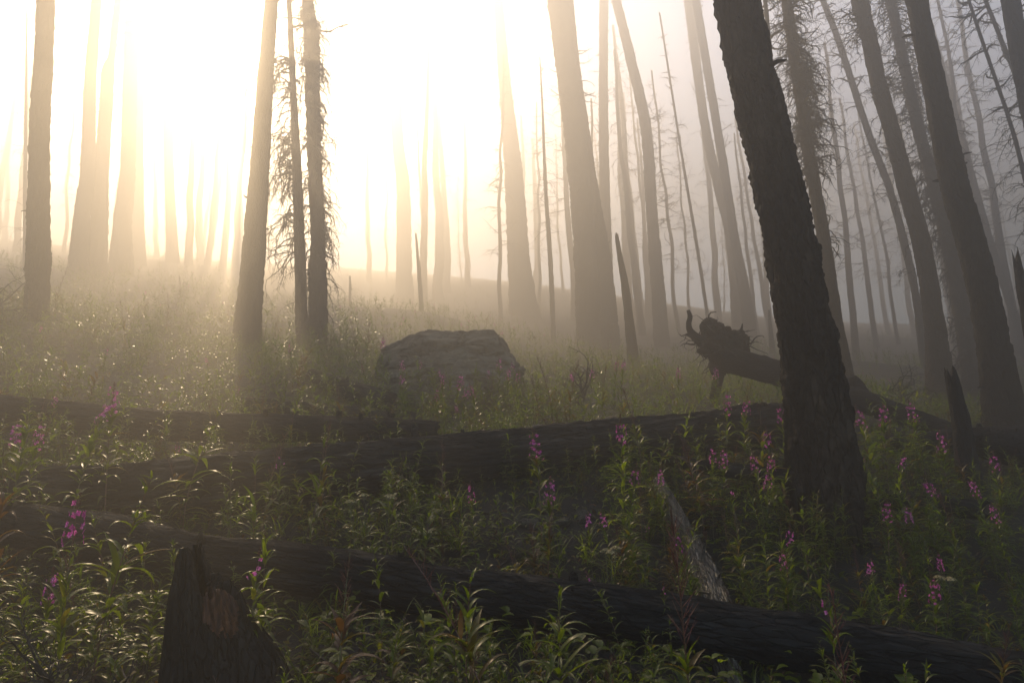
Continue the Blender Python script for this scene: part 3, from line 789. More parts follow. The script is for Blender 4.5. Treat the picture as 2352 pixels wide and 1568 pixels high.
root_tube([(1694, 778, 16, 0), (1700, 764, 9, 0), (1704, 752, 5, 0), (1705, 743, 2, 0)], seed=3)
root_tube([(1655, 830, 34, 0), (1652, 858, 26, 0), (1646, 885, 22, 0.05), (1640, 915, 20, 0.05)], seed=4)
root_tube([(1640, 800, 20, 0), (1620, 806, 10, -.1), (1604, 808, 7, -.15)], seed=5)
root_tube([(1640, 790, 22, 0), (1600, 777, 10, -.2), (1576, 768, 4, -.25)], seed=6)

# burnt stump in the foreground with its splinter and orange scar
def stump():
    Y0 = 2.45
    prof = [(1700, 400), (1640, 350), (1568, 300), (1500, 246), (1440, 200), (1380, 166), (1325, 134), (1285, 108), (1250, 82)]
    cu = [518, 516, 511, 494, 479, 469, 464, 457, 452]
    pts3 = [at(c, v, Y0) for (v, w), c in zip(prof, cu)]
    base = np.array([pts3[2][0], Y0, h1(pts3[2][0], Y0)])
    P = np.array(pts3); R = np.array([px(w, c, v, Y0) / 2 for (v, w), c in zip(prof, cu)])
    SP, SR = smooth_path(P, R, 0.008)
    T, A, B = frames(SP)
    seg = 200
    th = np.linspace(0, 2 * np.pi, seg, endpoint=False)
    s = np.concatenate([[0], np.cumsum(np.linalg.norm(np.diff(SP, axis=0), axis=1))]); L = s[-1]
    TH, S = np.meshgrid(th, s)
    q = np.stack([np.cos(TH).ravel() * 3, np.sin(TH).ravel() * 3, S.ravel() * 1.6], 1)
    rr = SR[:, None] * (1 + (0.13 * fbm(q, 4) - 0.16 * np.clip(1 - 5 * np.abs(fbm(q * np.array([2.2, 2.2, 0.5]), 3)), 0, 1) - 0.07 * np.clip(1 - 6 * np.abs(fbm(q * np.array([5, 5, 1.0]), 3)), 0, 1)).reshape(TH.shape))
    V = SP[:, None] + A[:, None] * (np.cos(TH) * rr)[..., None] + B[:, None] * (np.sin(TH) * rr * 0.8)[..., None]
    # ragged top: high splinter at the left, low broken edge at the right
    xr = (V[..., 0] - SP[:, None, 0]) / SR[:, None]
    top = L * (0.80 - 0.10 * xr) + 0.11 * fbm(np.stack([np.cos(TH).ravel() * 6, np.sin(TH).ravel() * 4, TH.ravel() * 0], 1), 3).reshape(TH.shape)
    spl = np.exp(-((xr + 0.35) / 0.42) ** 2)
    top = top + spl * L * 0.17
    sc = np.minimum(S, top)
    i0 = np.interp(sc, s, np.arange(len(s)))
    f0 = np.floor(i0).astype(int); f1 = np.minimum(f0 + 1, len(s) - 1); fr = (i0 - f0)[..., None]
    J = np.arange(seg)[None, :].repeat(len(s), 0)
    VV = V[f0, J] * (1 - fr) + V[f1, J] * fr
    over = np.clip(S - top, 0, None)
    cen = SP[f0]
    k = np.clip(over / (0.05 * L), 0, 0.55)[..., None]
    VV = VV * (1 - k) + cen * k - np.array([0, 0, 1.0]) * np.clip(over * 0.5, 0, 0.05)[..., None]
    # orange scar: recessed patch on the camera side
    root = empty('burnt_stump', base)
    tag(root, 'charred jagged stump in front of the nearest log, with an orange wood scar', 'stump')
    idx = np.arange(len(s) * seg).reshape(len(s), seg); nx = np.roll(idx, -1, 1)
    Qs = np.stack([idx[:-1], nx[:-1], nx[1:], idx[1:]], -1).reshape(-1, 4)
    PVs = VV.reshape(-1, 3)
    fc = PVs[Qs].mean(1)
    dd = fc - CAM; dz = dd @ _f
    pu = W2 / 2 + F * (dd @ CR) / dz; pv = H2 / 2 - F * (dd @ CU) / dz
    th_n = np.stack([(pu - 512) * 0.11, pv * 0.012, pu * 0], 1)
    n1_ = fbm(th_n, 3)
    hw_ = np.interp(pv, [1325, 1345, 1375, 1420, 1450, 1480], [6, 22, 36, 44, 30, 8])
    sel = (np.abs(pu - 510 - 0.10 * (pv - 1400)) < hw_ * (1 + 0.5 * n1_)) & (pv + 34 * n1_ > 1338) & (pv + 40 * n1_ < 1462) & (fc[:, 1] < Y0)
    mb = MB(); mb.add(PVs, q=Qs[~sel])
    link('charred_shell', mb.mesh('charred_shell', M_CHARV, origin=base), root)
    mb = MB()
    used_v, inv = np.unique(Qs[sel].ravel(), return_inverse=True)
    PV = PVs[used_v].copy()
    PV[:, 1] += 0.004 + 0.010 * (fbm(PV * np.array([160, 1, 9]), 3) + 0.3)
    mb.add(PV, q=inv.reshape(-1, 4))
    rs_ = np.random.default_rng(5)
    for i in range(26):   # loose splinters
        j = rs_.integers(0, len(PV)); p = PV[j]
        d = np.array([rs_.normal(0, 0.25), -0.12, 1.0]); d /= np.linalg.norm(d)
        ll = 0.02 + 0.035 * rs_.random()
        thin_tube(mb, [p - d * ll + (0, -0.004, 0), p + (0, -0.008, 0), p + d * ll + (0, -0.006, 0)], [0.0004, 0.002, 0.0004], 4)
    link('orange_scar', mb.mesh('orange_scar', M_ORANGE, origin=base), root)
    return base
STUMP = stump()

# boulder
def boulder():
    Yb = 10.2
    c = at(1030, 868, Yb)
    n = 170
    th = np.linspace(0, np.pi, n); ph = np.linspace(0, 2 * np.pi, n * 2, endpoint=False)
    TH, PH = np.meshgrid(th, ph, indexing='ij')
    D = np.stack([np.sin(TH) * np.cos(PH), np.sin(TH) * np.sin(PH), np.cos(TH)], -1).reshape(-1, 3)
    brs = np.random.default_rng(12)
    nrm = [(0.05, 0.0, 1.0, 1.0), (0.95, -0.2, 0.35, 1.0), (-1, -0.2, 0.15, 1.0), (0.75, -0.25, 0.75, 1.2), (-0.45, -0.3, 0.9, 1.13), (0.1, -1, 0.25, 0.95), (-0.5, -0.85, 0.3, 0.98), (0.6, -0.8, 0.25, 1.0), (0.2, 1, 0.2, 1.0), (-0.6, 0.8, 0.3, 1.0), (0.8, 0.6, 0.2, 1.0), (0, 0, -1, 1.0), (1, -0.1, -0.3, 0.98), (-0.9, 0.1, -0.4, 0.98), (0.2, -0.75, 0.8, 1.06)]
    nrm = nrm + [(*brs.normal(0, 1, 3), 1.20 + 0.1 * brs.random()) for _ in range(12)]
    k = np.full(len(D), 1.45)
    for (a_, b_, c_, h_) in nrm:
        nn = np.array([a_, b_, c_]); nn = nn / np.linalg.norm(nn)
        dp = D @ nn + 0.05 * fbm(D * 3.1 + a_ * 7, 3)
        k = np.where(dp > 0.05, np.minimum(k, h_ / np.maximum(dp, 0.05)), k)
    V = D * k[:, None]
    fr_ = np.abs(fbm(V * np.array([2.2, 2.2, 3.5]) + 3, 4))
    V = V * (1 + 0.05 * fbm(V * 4 + 3, 5) - 0.10 * np.clip(1 - fr_ * 12, 0, 1) + 0.02 * cellnoise(V * 5 + fbm(V * 3, 3)[:, None]))[:, None]
    V[:, 2] *= np.where(V[:, 2] > 0, np.interp(V[:, 0], [-1.1, -0.85, -0.3, 0.2, 0.75, 1.0], [0.72, 0.86, 0.97, 1.0, 0.99, 0.8]), 1)
    V = V * np.array([px(165, 1030, 868, Yb), 0.95, px(101, 1030, 868, Yb)]) + c
    mb = MB(); idx = np.arange(n * 2 * n).reshape(n, 2 * n); nx = np.roll(idx, -1, 1)
    mb.add(V, q=np.stack([idx[:-1], idx[1:], nx[1:], nx[:-1]], -1).reshape(-1, 4))
    base = np.array([c[0], c[1], h1(c[0], c[1])])
    o = link('boulder', mb.mesh('boulder', M_ROCK, origin=base), None, base)
    tag(o, 'large flat topped boulder in the lit fog behind the flowers', 'boulder')
    return base
BOULDER = boulder()

rock_me = []
for i in range(4):
    mb = MB(); lump(mb, (0, 0, 0), 1, 0.8, 0.5, 50 + i * 7, 0.3, 16, 1.6); rock_me.append(mb.mesh('stone', M_ROCK))
ROCKS = [(1215, 1165, 26, 4.75), (1250, 1200, 30, 4.6), (1290, 1170, 22, 4.8), (1330, 1150, 24, 4.9), (1245, 1130, 20, 5.0), (1205, 1225, 24, 4.35), (1290, 1235, 18, 4.4)]
rl = ['angular grey stone left of the deep pink flower head in the dark gap', 'larger stone directly under the deep pink flower head', 'small stone right of the deep pink flower head in the dark gap', 'stone beside the plants at the right of the dark gap', 'stone nearest the long cracked log in the dark gap', 'stone by the leaf edge at the lower left of the dark gap', 'smallest stone low in the dark gap behind the nearest log']
for i, (u, v, w, Y) in enumerate(ROCKS):
    p = at(u, v, Y); z = h1(p[0], Y); s = px(w, u, v, Y)
    o = link('stone', rock_me[i % 4], None, (p[0], Y, z + s * 0.15)); o.scale = (s, s, s); o.rotation_euler = (0.2 * i, 0.1, i * 1.9)
    tag(o, rl[i], 'stone', 'stones in the dark gap')

# dead branch heaps and twigs
def dead_branch(name, label, u, v, Y, L, count, seed, r0=0.012, droop=0.05, spread=0.6, cat='branch'):
    p = at(u, v, Y); p[2] = min(p[2], h1(p[0], Y) + 0.1)
    rs = np.random.default_rng(seed); mb = MB()
    P_ = np.array([p, p + (0.02, 0, 0.15), p + (0.0, 0, 0.3)])
    twig_crown(mb, rs, P_, np.full(3, 0.01), 0.0, 1.0, count, L, droop=droop, curl=0.28, subs=6, r0=r0, spread=spread)
    o = link(name, mb.mesh(name, M_TWIG, smooth=False, origin=p), None, p); tag(o, label, cat)
dead_branch('dead_branch', 'tangled bare branch arching at the left edge beside the dark trunk', -10, 640, 10.5, 1.15, 14, 3)
dead_branch('dead_shrub', 'leafless grey shrub in the plants right of the boulder', 1335, 905, 8.5, 0.8, 12, 4, 0.006, 0.0, 1.4, 'shrub')
dead_branch('dead_shrub', 'leafless shrub low on the slope before the leaning grey trunk', 2060, 885, 10.5, 0.9, 14, 5, 0.007, 0.03, 0.9, 'shrub')
dead_branch('dead_twig', 'forked black twig in the plants at the lower left', 195, 1600, 2.0, 0.42, 5, 6, 0.006, -0.02, 1.6, 'twig')
# ------------------------------------------------------------------ fireweed and undergrowth
def leaf_batch(mb, base, az, L, W, pitch0, bend, nseg=6, fold=0.35, tint=0.5, mat=0, twist=None, cross=3):
    """Many lance-shaped leaves at once: arrays base (n,3), az, L, W, pitch0, bend (n,)."""
    n = len(L)
    t = np.linspace(0, 1, nseg + 1)
    pit = pitch0[:, None] - bend[:, None] * t[None, :] ** 1.2
    st = L[:, None] / nseg
    dr = np.cos(pit) * st; dz = np.sin(pit) * st
    r = np.concatenate([np.zeros((n, 1)), np.cumsum((dr[:, :-1] + dr[:, 1:]) / 2, 1)], 1)
    z = np.concatenate([np.zeros((n, 1)), np.cumsum((dz[:, :-1] + dz[:, 1:]) / 2, 1)], 1)
    sway = (twist[:, None] * t[None, :] ** 2 * L[:, None]) if twist is not None else 0
    ca, sa = np.cos(az)[:, None], np.sin(az)[:, None]
    cen = np.stack([base[:, 0:1] + r * ca - sway * sa, base[:, 1:2] + r * sa + sway * ca, base[:, 2:3] + z], -1)
    prof = np.clip(np.sin(np.pi * np.clip(t * 0.94 + 0.06, 0, 1) ** 0.75), 0.04, None)
    hw = W[:, None] * prof[None, :] * 0.5
    side = np.stack([-sa * np.ones_like(hw), ca * np.ones_like(hw), np.zeros_like(hw)], -1)
    upv = np.stack([-np.sin(pit) * ca, -np.sin(pit) * sa, np.cos(pit)], -1)
    a = cen + side * hw[..., None] + upv * (hw * fold)[..., None]
    b = cen - side * hw[..., None] + upv * (hw * fold)[..., None]
    if cross == 3:
        V = np.stack([a, cen, b], 2)
    else:
        V = np.stack([a, b], 2)
    c = V.shape[2]
    m = (nseg + 1) * c
    idx = (np.arange(n * m)).reshape(n, nseg + 1, c)
    Q = np.stack([idx[:, :-1, :-1], idx[:, :-1, 1:], idx[:, 1:, 1:], idx[:, 1:, :-1]], -1).reshape(-1, 4)
    mb.add(V.reshape(-1, 3), q=Q, mat=mat, tint=np.repeat(np.broadcast_to(tint, (n,)), m))

def flower_batch(mb, C, D, size, rs, mat=0):
    """Four-petalled flowers at points C facing D."""
    n = len(C)
    D = D / np.linalg.norm(D, axis=1)[:, None]
    ref = np.tile([0, 0, 1.0], (n, 1)); A = np.cross(D, ref); A /= np.linalg.norm(A, axis=1)[:, None] + 1e-9
    B = np.cross(D, A)
    rot = rs.random(n) * 1.57
    for k in range(4):
        an = rot + k * 1.5708
        e = A * np.cos(an)[:, None] + B * np.sin(an)[:, None]
        g = np.cross(D, e)
        s = size[:, None]
        p0 = C; p1 = C + e * s * 0.6 + g * s * 0.38 + D * s * 0.25; p2 = C + e * s * 1.05 + D * s * (0.25 + 0.25 * rs.random((n, 1)) - 0.1); p3 = C + e * s * 0.6 - g * s * 0.38 + D * s * 0.25
        V = np.stack([p0, p1, p2, p3], 1).reshape(-1, 3)
        mb.add(V, q=np.arange(4 * n).reshape(n, 4), mat=mat, tint=np.repeat(rs.random(n), 4))

def plant_geo(seed, h, kind, detail=2):
    """Returns dict part -> MB for one fireweed. kind: leafy, bloom, seed, red, bud."""
    rs = np.random.default_rng(seed)
    nst = 9
    t = np.linspace(0, 1, nst)
    lean = rs.normal(0, 0.11, 2) * h
    SP = np.stack([lean[0] * t ** 2 + 0.01 * h * np.sin(t * 5 + seed), lean[1] * t ** 2, h * t], 1)
    SR = (0.0042 - 0.0026 * t) * (0.7 + 0.5 * h)
    parts = {}
    sm = MB(); thin_tube(sm, SP, SR * 0.85, 5 if detail == 2 else 3, mat=0, tint=0.2 + 0.7 * rs.random()); parts['stem'] = sm
    spike = {'bloom': 0.20, 'seed': 0.42, 'bud': 0.14, 'leafy': 0.0, 'red': 0.30}[kind]
    top = 1 - spike
    lm = MB()
    dens = 52 if detail == 2 else 30
    short = kind in ('leafy', 'red')
    n = int(dens * (0.72 if short else 0.9) * (0.7 if kind in ('seed',) else 1.0) * (0.8 + 0.4 * rs.random()))
    f = np.sort(0.10 + (top - 0.10 + (0.04 if spike == 0 else 0)) * rs.random(n) ** 0.85); f = np.clip(f, 0, 0.995)
    az = np.arange(n) * 2.39996 + rs.normal(0, 0.7, n)
    base = np.stack([np.interp(f, t, SP[:, j]) for j in range(3)], 1)
    g = (f - 0.1) / max(top - 0.1, 0.1)
    L = (0.075 + 0.075 * np.sin(np.clip(g, 0, 1) * 2.6 + 0.35)) * (0.75 + 0.45 * rs.random(n)) * (1.5 if short else 1.1) * (1.0 if detail == 2 else 1.45)
    if spike == 0: L = L * (1 - 0.55 * np.clip(g, 0, 1) ** 4)
    L = L * np.where(rs.random(n) < 0.08, 0.5, 1.0)
    W = L * (0.135 + 0.055 * rs.random(n))
    pitch = 0.42 + 0.72 * g ** 1.5 + rs.normal(0, 0.26, n)
    bend = 0.7 + 1.5 * rs.random(n) - 0.3 * g
    base_t = {'red': 0.08, 'seed': 0.22}.get(kind, 0.34 + 0.4 * rs.random())
    tint = np.clip(base_t + rs.normal(0, 0.10, n) - 0.22 * (rs.random(n) < 0.09) - (0.12 if kind != 'red' else 0) * (g < 0.2), 0, 1)
    leaf_batch(lm, base, az, L, W, pitch, bend, nseg=6 if detail == 2 else 4, tint=tint, twist=rs.normal(0, 0.12, n), cross=3 if detail == 2 else 2)
    parts['foliage'] = lm
    if kind in ('bloom', 'bud'):
        fm = MB()
        nf = 20 if kind == 'bloom' else 4
        f = top + spike * (rs.random(nf) ** 1.1) * 0.78
        c = np.stack([np.interp(f, t, SP[:, j]) for j in range(3)], 1)
        a = rs.random(nf) * 6.283
        ln = 0.030 * (1.15 - (f - top) / spike * 0.6) * (0.75 + 0.5 * h)
        D = np.stack([np.cos(a), np.sin(a), rs.normal(0.0, 0.3, nf)], 1)
        e = c + D * ln[:, None]
        for i in range(nf):
            thin_tube(fm, [c[i], (c[i] + e[i]) / 2 + (0, 0, 0.003), e[i]], [0.0011, 0.0010, 0.0008], 3, mat=1, tint=0.3)
        flower_batch(fm, e, D, (0.0088 + 0.0042 * rs.random(nf)) * (0.8 + 0.3 * h), rs, 0)
        flower_batch(fm, e, D, (0.009 + 0.003 * rs.random(nf)) * (0.8 + 0.3 * h), rs, 0)
        # buds at the tip
        nb = 22; f = top + spike * (0.70 + 0.30 * rs.random(nb)); c = np.stack([np.interp(f, t, SP[:, j]) for j in range(3)], 1)
        for i in range(nb):
            a_ = rs.random() * 6.283; up = (f[i] - top) / spike
            d = np.array([math.cos(a_), math.sin(a_), -0.6 + 1.6 * up]); d /= np.linalg.norm(d); l_ = 0.016 * (1.3 - up * 0.7)
            thin_tube(fm, [c[i], c[i] + d * l_ * 0.7, c[i] + d * l_ * 1.3], [0.0007, 0.0021, 0.0004], 4, mat=2, tint=0.1 + 0.4 * rs.random())
        parts['flower_spike'] = fm
    if kind in ('seed', 'red', 'bloom'):
        pm = MB()
        npd = {'seed': 46, 'red': 34, 'bloom': 9}[kind]
        lo, hi = (top - 0.02, 0.97) if kind != 'bloom' else (top - 0.10, top + 0.05)
        f = lo + (hi - lo) * rs.random(npd)
        c = np.stack([np.interp(f, t, SP[:, j]) for j in range(3)], 1)
        for i in range(npd):
            a_ = i * 2.4 + rs.normal(0, .3); up = (f[i] - lo) / (hi - lo)
            ll = (0.075 - 0.045 * up) * (0.8 + 0.35 * rs.random()) * (0.7 + 0.5 * h)
            th_ = 0.95 + rs.normal(0, 0.12)
            d = np.array([math.cos(a_) * math.cos(th_), math.sin(a_) * math.cos(th_), math.sin(th_)])
            thin_tube(pm, [c[i], c[i] + d * ll * 0.5 + (0, 0, 0.002), c[i] + d * ll + (0, 0, 0.006)], [0.0009, 0.0014, 0.0006], 3, mat=0, tint=rs.random() * (0.5 if kind == 'red' else 1))
        parts['seed_pods'] = pm
    return parts

PM = {'stem': [M_STEM], 'foliage': [M_LEAF], 'flower_spike': [M_PINK, M_STEM, M_POD], 'seed_pods': [M_POD]}
PROTO = {}
def proto(kind, i):
    if (kind, i) not in PROTO:
        h = 0.62 + 0.11 * i
        g = plant_geo(1000 + 37 * i + sum(map(ord, kind)), 1.0 if kind != 'leafy' else 1.0, kind)
        PROTO[(kind, i)] = {k: m.mesh(k, PM[k]) for k, m in g.items()}
    return PROTO[(kind, i)]
NV = {'leafy': 8, 'bloom': 6, 'seed': 5, 'red': 4, 'bud': 4}
prs = np.random.default_rng(99)
PLANTS = []
def put_plant(kind, x, y, h, label, group=None, name='fireweed', cat='wildflower', tilt=0.07):
    i = int(prs.integers(0, NV[kind]))
    z = h1(x, y) - 0.02
    root = empty(name, (x, y, z))
    root.rotation_euler = (prs.normal(0, tilt), prs.normal(0, tilt), prs.random() * 6.283)
    root.scale = (h * (1.0 + 0.1 * prs.normal()),) * 2 + (h,)
    for k, me in proto(kind, i).items():
        link(k, me, root)
    tag(root, label, cat, group)
    PLANTS.append((x, y, root))
    return root

def top_at(u, v, h, y0=1.6):
    """Where a plant of height h must stand for its top to be seen at pixel (u, v)."""
    d = ray(u, v)
    Ys = np.arange(y0, 22, 0.04)
    t = Ys / d[1]
    X = CAM[0] + d[0] * t; Zr = CAM[2] + d[2] * t
    below = Zr - hgt(X, Ys) <= h
    if not below.any(): return None
    i = int(np.argmax(below))
    return X[i], Ys[i]

# blocked ground: logs, trunks, stump, boulder
LX = np.concatenate([np.c_[SP[:, 0], SP[:, 1], SR] for k, SP, SR in LOGAX if k != 'rooted'] + [np.c_[SP[:, 0], SP[:, 1], SR][SP[:, 1] < 8.6] for k, SP, SR in LOGAX if k == 'rooted'])
def free(x, y, pad=0.0):
    if ((LX[:, 0] - x) ** 2 + (LX[:, 1] - y) ** 2 < (LX[:, 2] * 0.95 + pad) ** 2).any(): return False
    for k, (b, r) in TRUNKS.items():
        if (b[0] - x) ** 2 + (b[1] - y) ** 2 < (r + 0.04 + pad) ** 2: return False
    if (STUMP[0] - x) ** 2 + (STUMP[1] - y) ** 2 < (0.26 + pad) ** 2: return False
    if ((BOULDER[0] - x) / 1.2) ** 2 + ((BOULDER[1] - y) / 0.95) ** 2 < 1: return False
    return True

# flower heads seen in the photograph: (u, v, size class, where it is)
HEADS = [
 (156, 1130, 0.95, 'deep magenta fireweed spike glowing at the lower left before the nearest log', 1.9),
 (100, 1300, 0.62, 'low magenta bloom in the leaves under the deep magenta spike at the lower left', 1.7),
 (186, 905, 0.98, 'pink fireweed, the left of two tall spikes before the black upper log', 3.6),
 (260, 878, 1.05, 'pink fireweed, the taller right one of two tall spikes before the black upper log', 3.6),
 (28, 995, 0.85, 'small pink bloom at the left edge level with the black upper log', 4.0),
 (68, 1005, 0.85, 'fading pale pink spike beside the small bloom at the left edge', 4.0),
 (4, 1195, 0.8, 'dim pink spike cut by the left edge over the nearest log', 2.2),
 (418, 1018, 0.45, 'pink bloom low between the black upper log and the long cracked log', 5.0),
 (640, 1038, 0.7, 'dull pink spike standing before the middle of the long cracked log', 3.9),
 (238, 800, 0.6, 'pink bloom on the slope behind the black upper log at left', 7.0),
 (485, 822, 0.6, 'pink bloom in the glittering leaves left of the trunk below the sun', 7.0),
 (673, 788, 0.75, 'pink bloom at the foot of the slender trunk with hanging twigs', 7.5),
 (543, 890, 0.5, 'small pink bloom low before the trunk below the sun', 7.0),
 (878, 776, 0.95, 'pale pink flower spikes against the top left of the boulder', 7.5),
 (930, 822, 0.9, 'pink spike standing highest before the boulder left half', 7.0),
 (928, 858, 0.75, 'thin pink spike under the highest one before the boulder', 6.9),
 (1012, 856, 0.8, 'pink spike before the middle of the boulder', 6.9),
 (1038, 880, 0.8, 'bright pink spike below the one at the middle of the boulder', 6.8),
 (990, 892, 0.65, 'pink bloom low to the left of the cluster before the boulder', 6.7),
 (1058, 908, 0.65, 'pink bloom at the lower right of the cluster before the boulder', 6.7),
 (1097, 904, 0.7, 'pink bloom on a bare stem below the boulder right half', 6.6),
 (1058, 930, 0.5, 'lowest pink bloom of the cluster before the boulder', 6.5),
 (1142, 822, 0.9, 'faint pink spike against the boulder right side', 8.0),
 (1158, 850, 0.8, 'faint lilac bloom just below the one against the boulder right side', 7.8),
 (1182, 884, 0.75, 'pink bloom at the boulder lower right corner', 7.6),
 (1235, 1020, 0.95, 'bright pink head alone before the dark middle of the long cracked log', 4.2),
 (1250, 1182, 0.75, 'deep pink drooping head over the dark gap at the centre', 3.9),
 (1088, 1130, 0.62, 'small dark pink bloom in the leaves left of the dark gap', 4.1),
 (1418, 986, 1.0, 'pink spike on the tall plant right of the dark gap', 4.4),
 (1428, 1068, 0.7, 'small pink bloom under the spike on the tall plant', 4.3),
 (1355, 1175, 0.5, 'small bright pink bloom, left of a low pair beyond the nearest log', 4.0),
 (1397, 1174, 0.52, 'small bright pink bloom, right of a low pair beyond the nearest log', 4.0),
 (1515, 1114, 0.62, 'small pink bloom beside the far tip of the pale log', 4.5),
 (1585, 1280, 0.60, 'vivid magenta bloom standing before the pale log', 3.65),
 (1520, 1335, 0.42, 'tiny violet bloom just above the nearest log left of the pale log', 2.6),
 (1555, 886, 0.8, 'pink bloom in the haze below the curled root', 7.3),
 (1635, 862, 0.8, 'faint pink spikes under the root mass of the toppled tree', 8.0),
 (1652, 906, 0.95, 'bright pink head rising over the long log below the root mass', 5.4),
 (1695, 920, 0.85, 'small pale pink bloom right of the bright head over the long log', 5.6),
 (1788, 926, 0.9, 'pink bloom beside the left side of the thick black trunk', 5.4),
 (1763, 980, 0.85, 'pink spike with white lower flowers left of the thick black trunk', 4.9),
 (1738, 1040, 0.7, 'double pink bloom below the spike left of the thick black trunk', 4.7),
 (1760, 1046, 0.68, 'pink bloom touching the double one left of the thick black trunk', 4.7),
 (1622, 1062, 0.7, 'pink bloom, left of two over the half sunken log', 4.8),
 (1648, 1058, 0.7, 'pink bloom, right of two over the half sunken log', 4.8),
 (1748, 1090, 0.62, 'pink bloom low by the foot of the thick black trunk on its left', 4.5),
 (1683, 1114, 0.62, 'dusky pink bloom in the reddish stems left of the thick trunk', 4.4),
 (1800, 1232, 0.6, 'bright pink bloom at the foot of the thick black trunk', 3.9),
 (1797, 1318, 0.55, 'pink bloom low before the foot of the thick black trunk', 3.7),
 (1990, 930, 1.0, 'pink spike in front of the toppled stem right of the thick trunk', 5.6),
 (2012, 928, 0.95, 'dim pink spike close to the one before the toppled stem', 5.7),
 (2010, 1026, 0.8, 'bright pink spike below the black log tip right of the thick trunk', 5.2),
 (2040, 1040, 0.7, 'small pink bloom beside the bright spike below the black log tip', 5.2),
 (2110, 980, 0.95, 'pink bloom where the toppled stem meets the black log', 6.0),
 (2158, 1008, 0.9, 'pink spike in front of the black log before the leaning post', 5.4),
 (2163, 1092, 0.75, 'pink bloom on a branching stem left of the leaning post', 4.6),
 (2250, 1094, 0.75, 'pink bloom at the foot of the leaning post on its right', 4.6),
 (2277, 1038, 0.8, 'small pink bloom before the black log right of the leaning post', 5.2),
 (2022, 1150, 0.65, 'magenta blooms low over the black log right of the thick trunk', 4.3),
 (2080, 1160, 0.62, 'purple bloom in the shade right of the thick trunk', 4.2),
 (2290, 1158, 0.65, 'faint pink blooms near the right edge over dark leaves', 4.2),
 (2155, 1270, 0.55, 'magenta bloom in the dark leaves at the lower right', 3.7),
 (2123, 1338, 0.6, 'large deep magenta head low at the lower right', 3.4),
 (1980, 1284, 0.5, 'dim pink bloom right of the foot of the thick black trunk', 3.8),
 (2048, 1328, 0.48, 'dim pink bloom left of the large magenta head at the lower right', 3.6),
 (1910, 1460, 0.7, 'dark stalk with a violet tip before the nearest log at the lower right', 2.3),
 (1404, 852, 0.8, 'faint pink bloom in the haze below the joined pair', 8.0),
 (1424, 862, 0.8, 'pale pink bloom just right of the one below the joined pair', 8.0),
 (1352, 876, 0.7, 'faint pink bloom left of the ones below the joined pair', 7.8),
 (568, 1255, 0.72, 'reddish spike with a violet flower right of the burnt stump', 2.3),
 (1322, 888, 0.7, 'lilac bloom in the haze left of the joined pair foot', 7.6),
 (86, 756, 0.6, 'faint lilac bloom at the foot of the dark trunk far left', 9.0),
 (122, 906, 0.6, 'pink bloom over the black upper log near the left edge', 5.6),
]
for (u, v, h, lab, y0) in HEADS:
    r = top_at(u, v - 6, h, y0)
    if r is None: continue
    kind = 'bloom' if 'tiny' not in lab and 'dull' not in lab and 'reddish' not in lab and 'stalk' not in lab else 'bud'
    put_plant(kind, r[0], r[1], h, lab, 'flowering fireweed', tilt=0.02)
SEEDS = [
 (133, 618, 1.1, 'tall fireweed gone to seed beside the dark trunk at far left', 8), (418, 632, 1.1, 'tall seeding fireweed outlined against the fog left of the trunk below the sun', 8),
 (388, 668, 0.9, 'shorter seeding fireweed left of the tall one against the fog', 8), (290, 690, 0.9, 'seeding fireweed in the haze below the smooth pale trunk', 9), (632, 705, 0.9, 'seeding fireweed just right of the trunk below the sun', 8),
 (760, 735, 1.0, 'seeding fireweed right of the shaggy trunk foot', 8), (820, 722, 1.05, 'seeding fireweed against the fog left of the boulder', 8), (845, 735, 1.0, 'branching seeding fireweed next to the boulder left end', 8),
 (982, 732, 0.9, 'pale seeding stalk seen above the boulder top', 9), (1265, 835, 0.95, 'seeding fireweed with upright pods right of the boulder', 7), (1235, 860, 0.8, 'seeding fireweed close to the boulder right end', 7), (1300, 850, 0.85, 'seeding fireweed in the warm haze left of the joined pair', 7),
 (1465, 882, 0.95, 'dark fern shaped seed stalk standing over the long log', 5.4), (1378, 868, 0.85, 'seeding fireweed below the joined pair', 7), (1735, 915, 0.95, 'thin reddish seed stalk left of the thick black trunk', 5), (1600, 1000, 0.9, 'reddish seed stalk over the right end of the long log', 4.7),
 (770, 1262, 0.75, 'small red seed stalk before the nearest log right of the stump', 2.3), (1150, 1320, 0.85, 'dark red seed stalk crossing the nearest log at the centre', 2.1), (1550, 1290, 1.0, 'almost black seed stalk with wiry pods before the nearest log', 2.0),
 (2175, 1110, 0.8, 'tawny seed stalk left of the leaning post', 4.3), (1010, 1010, 0.85, 'dim seed stalk before the blunt end of the upper log', 4.2), (738, 950, 0.9, 'brown tipped stalk before the black upper log', 3.9), (605, 975, 0.85, 'brown flower stalk before the black upper log', 3.9),
 (15, 1030, 0.9, 'reddish bare stalks at the left edge over the long log', 3.3), (1925, 1440, 0.8, 'brown wiry seed stalk before the nearest log right of the pale log', 2.0), (1690, 1180, 0.65, 'rust coloured stalk in the leaves left of the thick trunk', 4.0), (1250, 1215, 0.62, 'rust coloured stalk behind the nearest log under the dark gap', 3.8), (1390, 1480, 0.6, 'low red stalk under the nearest log at the centre', 1.8),
]
for (u, v, h, lab, y0) in SEEDS:
    r = top_at(u, v, h, y0)
    if r is None: continue
    put_plant('seed' if ('red' not in lab and 'rust' not in lab) else 'red', r[0], r[1], h, lab, 'fireweed gone to seed', tilt=0.02)
